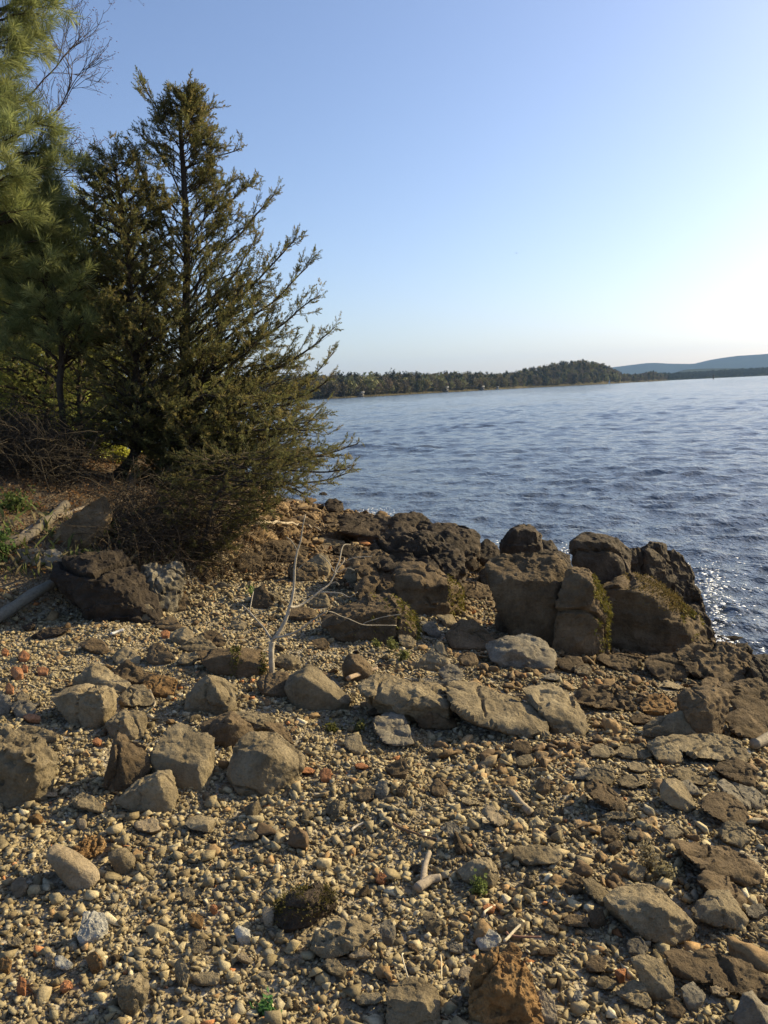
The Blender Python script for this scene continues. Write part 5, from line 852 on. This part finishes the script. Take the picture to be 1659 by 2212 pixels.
evergreen('leaning_cedar', 'dark cedar on a curved leaning trunk left of the tallest cedar', [(150, 1100), (200, 1062), (245, 1035), (280, 1000), (297, 960), (301, 900), (293, 800), (285, 690), (275, 560), (262, 430), (245, 335)], 8.9, .07,
          [(335, 20, 12), (365, 60, 60), (420, 85, 110), (500, 100, 130), (600, 130, 140), (700, 150, 130), (770, 120, 90), (800, 70, 50)], 'cedar', 150, CED, 44, slope=.4, twigs=12, per=5, size=.105,
          limbs=[([(292, 965), (245, 940), (170, 912)], .016, .2, 'bare'), ([(285, 700), (283, 620), (262, 500)], .016, .3)])
evergreen('slim_cedar', 'slim upright cedar with a thin pale stem left of the leaning trunk', [(183, 1040), (180, 960), (176, 880), (168, 800), (165, 700), (150, 600), (140, 520)], 9.6, .032,
          [(520, 15, 15), (580, 60, 60), (680, 90, 90), (780, 100, 100), (860, 90, 90), (930, 60, 60)], 'cedar', 60, CEDG, 45, slope=.3, twigs=10, per=4, size=.10)
evergreen('bank_cedar', 'thick stemmed cedar at the far left of the bank behind the dry brush', [(85, 985), (92, 930), (103, 850), (104, 760), (98, 660), (96, 560)], 10.2, .075,
          [(540, 30, 30), (620, 110, 110), (700, 150, 140), (800, 170, 150), (850, 130, 110)], 'cedar', 75, CEDG, 46, slope=.35, twigs=11, per=4, size=.11)
evergreen('tall_pine', 'tall pine with bright drooping needle tufts filling the upper left corner', [(-70, 1050), (-60, 700), (-55, 300), (-60, -100), (-65, -420)], 8.2, .12,
          [(-380, 60, 60), (-200, 140, 140), (-40, 200, 185), (60, 220, 205), (110, 220, 140), (200, 220, 95), (270, 220, 140), (340, 230, 225), (420, 230, 215), (500, 200, 170), (560, 140, 110)], 'pine', 95, PIN, 47, slope=.15, twigs=9, per=5, size=.17, droop=.06, inner=.3)
evergreen('young_pine', 'young pine with upright pale candles left of the slim cedar', [(128, 830), (130, 720), (118, 640), (95, 560), (78, 480), (80, 400)], 8.8, .03,
          [(400, 12, 12), (450, 60, 70), (520, 90, 120), (600, 120, 140), (700, 130, 140), (780, 110, 110)], 'pine', 60, PIN, 48, slope=.5, twigs=8, per=5, size=.15, inner=.3)
# deeper rows on the rising bank
for i, (x, yb_, yt, dpt, wl, kd, cc, lab) in enumerate([(-60, 900, 360, 12.0, 200, 'cedar', CEDG, 'broad shaded evergreen behind the young pine'), (60, 900, 400, 14.0, 160, 'pine', PIN, 'bright pine behind the thick stemmed cedar'), (200, 900, 390, 12.6, 150, 'cedar', CEDG, 'dark evergreen seen between the slim and the leaning cedar'),
        (310, 930, 480, 13.5, 130, 'cedar', CED, 'dark evergreen behind the trunk of the tallest cedar'), (430, 960, 700, 15.0, 90, 'cedar', CED, 'low evergreen farthest along the point behind the tallest cedar'), (30, 930, 620, 11.0, 150, 'cedar', DEEP, 'yellowish bushy evergreen behind the young pine stem'), (170, 960, 700, 12.4, 120, 'cedar', DEEP, 'yellowish low evergreen behind the slim cedar stem')]):
    evergreen('evergreen_tree', lab, [(x, yb_), (x+5, (yb_+yt)/2), (x, yt)], dpt, .06, [(yt, 8, 8), (yt+60, wl*.55, wl*.55), (yt+180, wl*.85, wl*.85), ((yt+yb_)/2+60, wl, wl), (yb_-10, wl*.9, wl*.9)], kd, 78, DEEP if i != 3 else cc, 60+i, slope=.35, twigs=9, per=3, size=.13 if kd == 'cedar' else .2, group='evergreens deeper on the bank')
# bare tree behind the pine
bt = empty('bare_tree', at(-40, 900, 14)); tag(bt, 'leafless tree with fine reddish twigs reaching out from behind the pine', 'tree'); tw_ = Bag(); bd = Bag(); rb_ = np.random.default_rng(31); o_ = np.array(bt.location)
BUD = blob(77, 6)
def grow(bag, P, D, L, R, lev, bud):
    n = 6; pts = [P]
    for i in range(n): D = nrm(D+rb_.normal(size=3)*.10+np.array([0, 0, .035])); P = P+D*L/n; pts.append(P)
    V, T = tube(pts, np.linspace(R, R*.55, n+1), 5 if lev < 2 else 3); bag.add(V, T, np.array([.10, .075, .06]))
    if lev >= 4:
        if lev == 4:
            for _ in range(2): V, T = BUD; bud.add(V*.016+pts[-1]+rb_.normal(size=3)*.03, T, np.array([.20, .09, .06]))
        return
    for k in range(rb_.integers(3, 6)):
        i = rb_.integers(2, n+1); a = nrm(np.cross(D, rb_.normal(size=3))); grow(bag, pts[i], nrm(D+a*rb_.uniform(.4, .9)), L*rb_.uniform(.55, .78), max(R*.62, .0042), lev+1, bud)
tk = spline([at(-40, 900, 14), at(-70, 600, 14), at(-40, 350, 14), at(-30, 100, 14)], 20); V, T = tube(tk, np.linspace(.13, .05, 20), 8); tw_.add(V, T, np.array([.10, .08, .065]))
for x0, y0, x1, y1, L in [(-40, 420, 60, 330, 1.0), (-45, 300, 70, 200, 1.1), (-30, 200, 60, 90, 1.1), (-30, 110, 70, 20, 1.2), (-50, 500, 60, 420, .9), (-40, 350, 100, 260, 1.2), (-30, 60, 100, -40, 1.2)]:
    a, b_ = at(x0, y0, 14), at(x1, y1, 13.8); V, T = tube(spline([a, (a+b_)/2+[0, 0, .05], b_], 8), np.linspace(.035, .018, 8), 5); tw_.add(V, T, np.array([.10, .08, .065])); grow(tw_, b_, nrm(b_-a), L*.85, .015, 1, tw_)
tw_.build('trunk', MAT_BARK, bt, o_); 
# ------------------------------------------------------------------ shrubs with fresh leaves
def shrub(x, y, wpx, hpx_, depth, lab, n, c, seed):
    r = np.random.default_rng(seed); g = at(x, y, depth); g[2] = ground(g[:1], g[1:2])[0]; e = empty('spring_shrub', g); tag(e, lab, 'shrub', 'leafy shrubs under the trees'); st = Bag(); lf = Bag(); s = Spray(); sc = depth/F
    for i in range(n):
        d = np.array([r.normal()*.5*wpx*sc, r.normal()*.4*wpx*sc, hpx_*sc*r.uniform(.4, 1.05)]); p = spline([g+[d[0]*.15, d[1]*.15, -.03], g+d*.5+r.normal(size=3)*.03, g+d], 6); V, T = tube(p, np.linspace(.006, .0015, 6), 3); st.add(V, T, np.array([.10, .08, .05]))
        m_ = 9; v = r.uniform(.3, 1, m_); q = g+d*v[:, None]+r.normal(size=(m_, 3))*.05; s.add(q, r.normal(size=(m_, 3)), r.uniform(.05, .095, m_), np.array(c)*r.uniform(.7, 1.3, (m_, 1)))
    s.flush(lf, 'leaf', seed); st.build('stem', MAT_BARK, e, g); lf.build('foliage', MAT_LEAF, e, g)
YG = (.30, .33, .07)
shrub(215, 1045, 55, 150, 10.5, 'yellow green shrub glowing between the two leaning trunks', 60, YG, 1); shrub(95, 960, 90, 110, 10.8, 'leafy shrub beside the thick stemmed cedar', 45, YG, 2); shrub(10, 940, 70, 110, 10, 'leafy shrub at the left frame edge above the dry brush', 40, YG, 3)
shrub(265, 1020, 40, 60, 11.0, 'small bright leaved shrub behind the curved trunk', 26, (.40, .40, .06), 4); shrub(150, 935, 60, 120, 11.6, 'pale green shrub behind the slim cedar stem', 50, (.24, .29, .10), 5); shrub(330, 1000, 50, 90, 12, 'dull green shrub behind the base of the tallest cedar', 40, (.20, .24, .08), 6)
shrub(8, 1292, 22, 40, 6.0, 'low green plant beside the driftwood beam', 12, (.08, .13, .035), 7); shrub(40, 1195, 30, 26, 6.9, 'low green plants on the bank edge by the limestone slab', 10, (.08, .11, .03), 8)
# ------------------------------------------------------------------ the bare sapling, every branch its own part
bx_, by_ = zz('A', (258, 1150)); sb = hit(bx_, by_); sd0 = depth_of(sb); sap = empty('sapling', sb); tag(sap, 'bare whitish sapling standing alone among the rocks', 'tree')
def branch(pts, r0_, r1_, name, dz=0., k=7):
    P = [at(*zz('A', p)[:2], sd0+dz*i/(len(pts)-1)) for i, p in enumerate(pts)]; P = wobble(spline(P, 26), .006, 9, int(pts[0][0])); V, T = tube(P, np.linspace(r0_*.52, max(r1_*.62, .0024), 26), k); q = Bag(); q.add(V, T, np.array([.43, .37, .28])*(.8+.2*np.clip(noise(V*40, 5), -1, 1))[:, None]); return q.build(name, MAT_WOOD, sap, sb, True)
tr_ = branch([(256, 1185), (257, 1150), (250, 1040), (248, 980), (253, 942)], .031, .026, 'trunk')
branch([(253, 945), (290, 905), (335, 830), (365, 740), (378, 690), (390, 580), (405, 420), (430, 340), (453, 190)], .026, .005, 'branch', .1)
branch([(362, 742), (400, 735), (450, 710), (540, 650), (600, 600), (640, 530), (690, 470), (692, 445)], .015, .004, 'branch', .25)
branch([(262, 935), (300, 915), (400, 880), (500, 820), (590, 765)], .015, .006, 'branch', -.2); branch([(590, 765), (700, 800), (820, 850), (1000, 852)], .005, .003, 'branch', .2); branch([(800, 840), (900, 805), (1030, 780)], .004, .002, 'branch')
branch([(250, 925), (200, 850), (125, 775), (80, 722)], .013, .006, 'branch', .15); branch([(126, 776), (140, 700), (150, 650)], .006, .003, 'branch', .1)
branch([(632, 540), (655, 460), (668, 400), (690, 368), (725, 366)], .008, .003, 'branch', .15); branch([(545, 655), (650, 660), (720, 680), (770, 650)], .007, .002, 'branch', -.1); branch([(628, 530), (600, 480), (550, 435)], .006, .002, 'branch', .1); branch([(405, 408), (375, 350), (350, 328)], .006, .002, 'branch'); branch([(640, 530), (700, 505), (745, 520)], .005, .002, 'branch'); branch([(690, 470), (760, 440), (850, 435)], .004, .002, 'branch'); branch([(520, 800), (550, 840), (540, 800)], .004, .002, 'branch'); branch([(100, 740), (60, 790), (20, 810)], .004, .0015, 'branch'); branch([(600, 600), (640, 590), (660, 610)], .004, .002, 'branch'); branch([(410, 525), (450, 480)], .004, .002, 'branch')
# ------------------------------------------------------------------ driftwood, sticks and fallen wood
def stick(z, pts, r0_, r1_, lab, name='stick', lift=.0, c=(.30, .245, .17), wob=.006, k=6, cat=None, group='dry sticks lying on the beach'):
    P = np.array([hit(*zz(z, p)[:2])+[0, 0, r0_+lift+(p[2] if len(p) > 2 else 0)] for p in pts]); P = wobble(spline(P, 18), wob, 8, len(lab)); V, T = tube(P, np.linspace(r0_, r1_, 18)*(1+.12*noise(P*30, 3)), k); b_ = Bag(); b_.add(V, T, np.array(c)); return tag(b_.build(name, MAT_WOOD, None, P[0], True), lab, cat or name.replace('_', ' '), group)
stick('F', [(18, 1040), (60, 1080), (110, 1130), (150, 1168)], .013, .014, 'thick pale weathered stick with a knotted end in the middle gravel', lift=.012)
f1 = [hit(*zz('H', p)) for p in [(1045, 285), (1022, 350), (1012, 440)]]; f2 = [hit(*zz('H', p)) for p in [(972, 500), (1015, 472), (1055, 440), (1112, 428)]]
dw = empty('forked_driftwood', f2[1]); tag(dw, 'grey forked driftwood piece lying in the lower middle gravel', 'driftwood')
for pts_, ra, rb2 in ((f1+[f2[1]], .008, .013), (f2, .016, .012)): P = wobble(spline(np.array(pts_)+[0, 0, .028], 16), .004, 12, 5); V, T = tube(P, np.linspace(ra, rb2, 16), 8); q = Bag(); q.add(V, T, np.array([.30, .245, .18])); q.build('branch', MAT_WOOD, dw, f2[1], True)
stick('A', [(712, 1212), (800, 1180), (885, 1148)], .016, .010, 'broken reddish plank beside the chunky brown rock', 'broken_plank', .03, (.36, .26, .17), .002, 4, 'plank')
stick('H', [(1488, 828), (1540, 770), (1602, 708)], .0045, .004, 'pale thin straw by the domed quartz stone', lift=.03, c=(.55, .47, .33), wob=.002)
stick('H', [(888, 890), (902, 960), (922, 1040)], .0022, .0016, 'thin curved straw above the block at the bottom edge', lift=.025, c=(.6, .52, .36))
stick('H', [(1098, 905), (1112, 980), (1122, 1062)], .0025, .0018, 'straight dry stalk right of the curved straw', lift=.025, c=(.55, .45, .28))
stick('H', [(830, 110), (950, 165), (1080, 215)], .005, .003, 'dark thin twig lying across the middle gravel', lift=.025, c=(.16, .10, .06))
stick('H', [(585, 150), (620, 125), (660, 105)], .005, .004, 'short pale stick above the twig in the middle gravel', lift=.02, c=(.55, .47, .36))
stick('C', [(560, 270), (590, 258), (622, 250)], .010, .009, 'white stick on the sunlit gravel at the edge of the tree shadow', lift=.02, c=(.6, .58, .55))
stick('C', [(745, 545), (768, 590), (775, 615), (768, 645)], .007, .005, 'crooked twig between the tent shaped rock and the pyramid rock', lift=.02)
stick('A', [(170, 350), (300, 335), (420, 335), (490, 355), (540, 378)], .020, .010, 'long curved dead branch under the cedar, above the wedge rock', 'dead_branch', .16, (.36, .29, .2), .02, 6, 'branch')
stick('A', [(0, 215), (120, 265), (240, 312)], .010, .006, 'thin dead branch slanting down below the cedar boughs', 'dead_branch', .15, (.26, .19, .13), .02, 6, 'branch')
stick('F', [(1570, 750), (1659, 708), (1760, 660)], .024, .028, 'weathered log end at the right frame edge', 'driftwood_log', .02, (.26, .22, .16), .006, 8, 'log')
stick('H', [(1370, 660), (1440, 600)], .004, .003, 'short straw beside the orange stone chip', lift=.025, c=(.55, .47, .33))
stick('I', [(-10, 830), (90, 850), (215, 860)], .004, .003, 'reddish twig lying right of the domed quartz stone', lift=.03, c=(.22, .12, .08))
def log(pts, depths, r0_, r1_, lab, name, c, cat='log', k=9, flat_=1.):
    P = wobble(spline([at(*zz('J', p)[:2], min(d, depth_of(hit(*zz('J', p)[:2]))-r0_*1.3)) for p, d in zip(pts, depths)], 26), r0_*.25, 4, len(lab)); V, T = tube(P, np.linspace(r0_, r1_, 26)*(1+.18*noise(P*11, 4)), k); b_ = Bag(); b_.add(V, T, np.array(c)); return tag(b_.build(name, MAT_WOOD, None, P[0], True), lab, cat)
log([(-180, 1080), (0, 985), (220, 835), (455, 670)], [5.3, 5.6, 6.1, 6.6], .055, .032, 'greenish grey driftwood beam leaning on the bank at the left edge', 'driftwood_beam', (.15, .14, .11), 'driftwood')
log([(-60, 470), (100, 425), (230, 380), (380, 250), (480, 160)], [7.4, 7.6, 7.9, 8.5, 8.9], .05, .04, 'grey fallen trunk slanting up to the roots of the leaning cedar', 'fallen_trunk', (.13, .108, .08))
log([(150, 400), (300, 300), (520, 215), (620, 180)], [8.2, 8.3, 8.6, 8.9], .03, .02, 'thin fallen branch lying just above the fallen trunk', 'dead_branch', (.20, .16, .12), 'branch')
log([(830, 140), (960, 120), (1150, 90)], [8.9, 9.0, 9.2], .025, .015, 'dead branch crossing below the fork of the two leaning trunks', 'dead_branch', (.08, .06, .045), 'branch')
# dark stumps of exposed root at the cedar foot
for pts, dd, r_, lab in [([(960, -60), (930, 60), (900, 170), (885, 250)], [8.7, 8.6, 8.4, 8.3], .025, 'exposed dark root hanging straight down from the tallest cedar'), ([(1080, 60), (980, 180), (840, 290), (720, 400), (670, 450)], [9, 8.7, 8.4, 8.1, 8.0], .035, 'long exposed root running down the bank from the tallest cedar')]: log(pts, dd, r_, r_*.5, lab, 'exposed_root', (.09, .07, .05), 'root')
# ------------------------------------------------------------------ dry brush, leaf litter, bank grass (uncountable)
rq = np.random.default_rng(8); br = Bag()
for i in range(2000):
    x, y = rq.uniform(-60, 165), rq.uniform(950, 1150); d = rq.uniform(7.6, 9.4); p = at(x, y, d); g = ground(p[:1], p[1:2])[0]; p[2] = g+rq.uniform(0, .45)*(1 if y < 1080 else .5)
    L = rq.uniform(.25, .8); dv = nrm(np.array([rq.normal(), rq.normal()*.7, rq.uniform(-.3, .9)])); P = spline([p, p+dv*L*.5+rq.normal(size=3)*.08, p+dv*L+np.array([rq.normal()*.15, rq.normal()*.1, -rq.uniform(0, .3)])], 7); V, T = tube(P, np.linspace(.0038, .0016, 7), 3); br.add(V, T, np.array([.05, .039, .026])*rq.uniform(.5, 1.6))
for i in range(800):
    x, y = rq.uniform(235, 480), rq.uniform(1085, 1225); p = hit(x, y)+[0, 0, rq.uniform(0, .22)]
    if sdist(p[None, :2], BANK)[0] < -.25: continue
    L = rq.uniform(.2, .6); dv = nrm(np.array([rq.normal(), rq.normal()*.7, rq.uniform(-.5, .7)])); P = spline([p, p+dv*L*.5+rq.normal(size=3)*.07, p+dv*L-np.array([0, 0, rq.uniform(0, .2)])], 7); V, T = tube(P, np.linspace(.0035, .0015, 7), 3); br.add(V, T, np.array([.045, .034, .022])*rq.uniform(.5, 1.8))
tag(br.build('dry_brush', MAT_WOOD), kind='stuff')
r2 = Bag()
for i in range(1300):
    x, y = rq.uniform(230, 640), rq.uniform(1060, 1260); p = hit(x, y)
    if sdist(p[None, :2], BANK)[0] < -.35-.3*rq.uniform(): continue
    L = rq.uniform(.10, .45); dv = nrm(np.array([rq.normal(), rq.normal()*.6, rq.uniform(-.1, .8)])); P = spline([p, p+dv*L*.5+rq.normal(size=3)*.04, p+dv*L], 5); V, T = tube(P, np.linspace(.0035, .0015, 5), 3); r2.add(V, T, np.array([.085, .06, .036])*rq.uniform(.5, 1.5))
tag(r2.build('dead_twigs', MAT_WOOD), kind='stuff')
lt = Bag(); s = Spray(); n = 16000; x = rq.uniform(-7, .5, n); y = rq.uniform(4.8, 17, n); k = sdist(np.stack([x, y], 1), BANK) > -.12-.35*rq.uniform(size=n)**3; k &= sdist(np.stack([x, y], 1), LAND) > .2; x, y = x[k], y[k]; n = len(x)
PALL = np.array([(.22, .11, .045), (.27, .15, .065), (.15, .085, .045), (.30, .20, .11), (.11, .068, .04)]); s.add(np.stack([x, y, ground(x, y)+.012], 1), rq.normal(size=(n, 3))*[1, 1, .3], rq.uniform(.03, .075, n), PALL[rq.integers(0, 5, n)]*rq.uniform(.7, 1.2, (n, 1)))
s.flush(lt, 'leaf', 9); tag(lt.build('leaf_litter', MAT_LEAF), kind='stuff')
gb = Bag()
for i in range(500):
    x, y = rq.uniform(0, 420), rq.uniform(1120, 1260); p = hit(x, y); b0 = sdist(p[None, :2], BANK)[0]
    if not -.1 < b0 < 1.2: continue
    h = rq.uniform(.05, .16); dv = np.array([rq.normal()*.4, rq.normal()*.4, 1.])*h; sd = nrm(np.array([rq.normal(), rq.normal(), 0.]))*.004; gb.add([p-sd, p+sd, p+dv*.6+sd*.6, p+dv+np.array([rq.normal()*.03, rq.normal()*.03, -.01])], [[0, 1, 2], [0, 2, 3]], np.array([[.13, .15, .05], [.22, .18, .10]][rq.integers(0, 2)])*rq.uniform(.6, 1.3))
tag(gb.build('bank_grass', MAT_LEAF), kind='stuff')
# ------------------------------------------------------------------ moss and algae: tufted parts growing on their rocks
def moss(o, pick, n, c, length, seed, hang=.5, w_=.006, pf=9):
    r = np.random.default_rng(seed); me = o.data; m_ = len(me.vertices); V = np.empty(m_*3, np.float32); me.vertices.foreach_get('co', V); V = V.reshape(-1, 3); Nn = np.empty(m_*3, np.float32); me.vertices.foreach_get('normal', Nn); Nn = Nn.reshape(-1, 3)
    Wp = V+np.array(o.location); q = Wp-CAM; d = q@fw; sx = CX+F*(q@RT)/d; sy = CY-F*(q@UP)/d; patch = noise(Wp*pf, seed)
    ok = np.where(pick(sx, sy, Nn, patch))[0]
    if len(ok) < 3: print('moss: no verts', o['label']); return
    idx = r.choice(ok, n); b_ = Bag(); P = V[idx]+r.normal(size=(n, 3))*.008; dv = nrm(Nn[idx]+r.normal(size=(n, 3))*.45-np.array([0, 0, hang]))*length*r.uniform(.5, 1.3, (n, 1)); sd = nrm(np.cross(dv, r.normal(size=(n, 3))))*w_
    VV = np.stack([P-sd, P+sd, P+dv*.6+sd*.7, P+dv], 1).reshape(-1, 3); i4 = np.arange(n)[:, None]*4; TT2 = np.concatenate([i4+[0, 1, 2], i4+[0, 2, 3]]); b_.add(VV, TT2, np.repeat(np.array(c)*r.uniform(.6, 1.35, (n, 1)), 4, 0)); b_.build('moss_patch', MAT_MOSS, o)
GM = (.17, .145, .03); DM = (.13, .14, .035)
Bz = lambda x, y: zz('B', (x, y))
moss(PB_, lambda x, y, N_, p: (N_[:, 0] > .35) & (x > Bz(640, 0)[0]) & (p > -.35), 1500, GM, .022, 1, .9)
moss(MB_, lambda x, y, N_, p: (N_[:, 2] > .25) & (N_[:, 0] > 0) & (y < Bz(0, 760)[1]) & (p > -.15), 3000, (.17, .125, .04), .013, 2, .2)
moss(MB_, lambda x, y, N_, p: (N_[:, 0] > .45) & (x > Bz(1150, 0)[0]) & (p > -.1), 900, GM, .022, 3, .9)
moss(CB_, lambda x, y, N_, p: (N_[:, 0] > .4) & (x > zz('A', (1300, 0))[0]), 900, GM, .022, 4, .8)
moss(FB_, lambda x, y, N_, p: (N_[:, 0] > .3) & (p > -.3), 900, GM, .03, 5, 1.)
moss(MR_, lambda x, y, N_, p: (N_[:, 1] < 0) & (x > 500) & (p > -.2), 900, (.10, .095, .02), .012, 6, .5)
moss(HM_, lambda x, y, N_, p: (N_[:, 2] > .25) & (p > -.1), 2600, (.095, .08, .02), .007, 7, -.2, .0022, 34)
# ------------------------------------------------------------------ small plants between the stones
def weed(z, x, y, hpx_, lab, seed, c=(.20, .21, .07), n=9):
    r = np.random.default_rng(seed); g = hit(*zz(z, (x, y))); sc = depth_of(g)/F*ZOOM[z][2]; e = empty('weed', g); tag(e, lab, 'weed', 'small weeds on the beach'); st = Bag(); lf = Bag(); s = Spray()
    for i in range(n):
        d = np.array([r.normal()*.22, r.normal()*.22, r.uniform(.5, 1.05)])*hpx_*sc; P = spline([g-[0, 0, .02], g+d*.5+r.normal(size=3)*.01, g+d], 6); V, T = tube(P, np.linspace(.0028, .0012, 6), 3); st.add(V, T, np.array(c)*.9); v = r.uniform(.35, 1, 4); s.add(g+d*v[:, None], d/np.linalg.norm(d)+r.normal(size=(4, 3))*.5, r.uniform(.018, .035, 4), np.array(c)*r.uniform(.7, 1.3, (4, 1)))
    s.flush(lf, 'leaf', seed); st.build('stem', MAT_LEAF, e, g); lf.build('leaves', MAT_LEAF, e, g)
weed('A', 972, 1010, 100, 'tall green weed growing below the hanging moss', 1); weed('A', 1040, 1060, 70, 'yellowish weed left of the triangular grey tan rock', 2); weed('A', 880, 985, 45, 'short weed on the gravel before the long flat rock', 3)
weed('I', 900, 380, 200, 'dry stalked weed beside the blocky tan stone', 4, (.30, .25, .15), 12); weed('I', 1000, 450, 120, 'pale weed left of the long flat topped rock', 5, (.30, .26, .15)); weed('H', 1335, 500, 110, 'green sprout before the wedge rock in the lower gravel', 6, (.16, .20, .06), 5)
weed('H', 75, 1190, 45, 'tiny green plant near the bottom edge left of centre', 7, (.10, .22, .07), 12); weed('E', 300, 520, 60, 'thin grass left of the grey stepped slab', 8, (.17, .17, .06)); weed('E', 150, 530, 35, 'dark moss tuft left of the cube shaped stone', 9, (.12, .12, .03), 14); weed('J', 985, 700, 60, 'bright green leafy plant on top of the bank boulder', 10, (.14, .30, .05), 10); weed('J', 1150, 680, 50, 'green plant at the edge of the lichen rock', 11, (.16, .24, .05), 10); weed('C', 1262, 60, 60, 'thin green blade in the rubble behind the sapling', 12, (.15, .24, .06), 3)
# ------------------------------------------------------------------ broken water at the rocks
fo = Bag(); rf_ = np.random.default_rng(6)
for (x, y, sx_, sy_, n) in [(1535, 1262, 22, 26, 260), (1545, 1330, 10, 30, 120), (1545, 1392, 18, 10, 160), (1610, 1300, 30, 40, 60), (800, 1108, 26, 5, 160), (1600, 1410, 30, 10, 60), (1060, 1180, 20, 6, 60), (1215, 1190, 16, 6, 50)]:
    for _ in range(n):
        q = (x+rf_.normal()*sx_, y+rf_.normal()*sy_); d_ = ray(*q); P = CAM+d_*((.03-H)/d_[2]); V, T = blob(int(rf_.integers(0, 50)), 8, .5); fo.add(V*rf_.uniform(.004, .02)*[1.6, 1.6, .6]+P+[0, 0, rf_.uniform(0, .09)**1.5], T)
tag(fo.build('foam', flat('foam_white', (.85, .87, .9), .3)), kind='stuff')
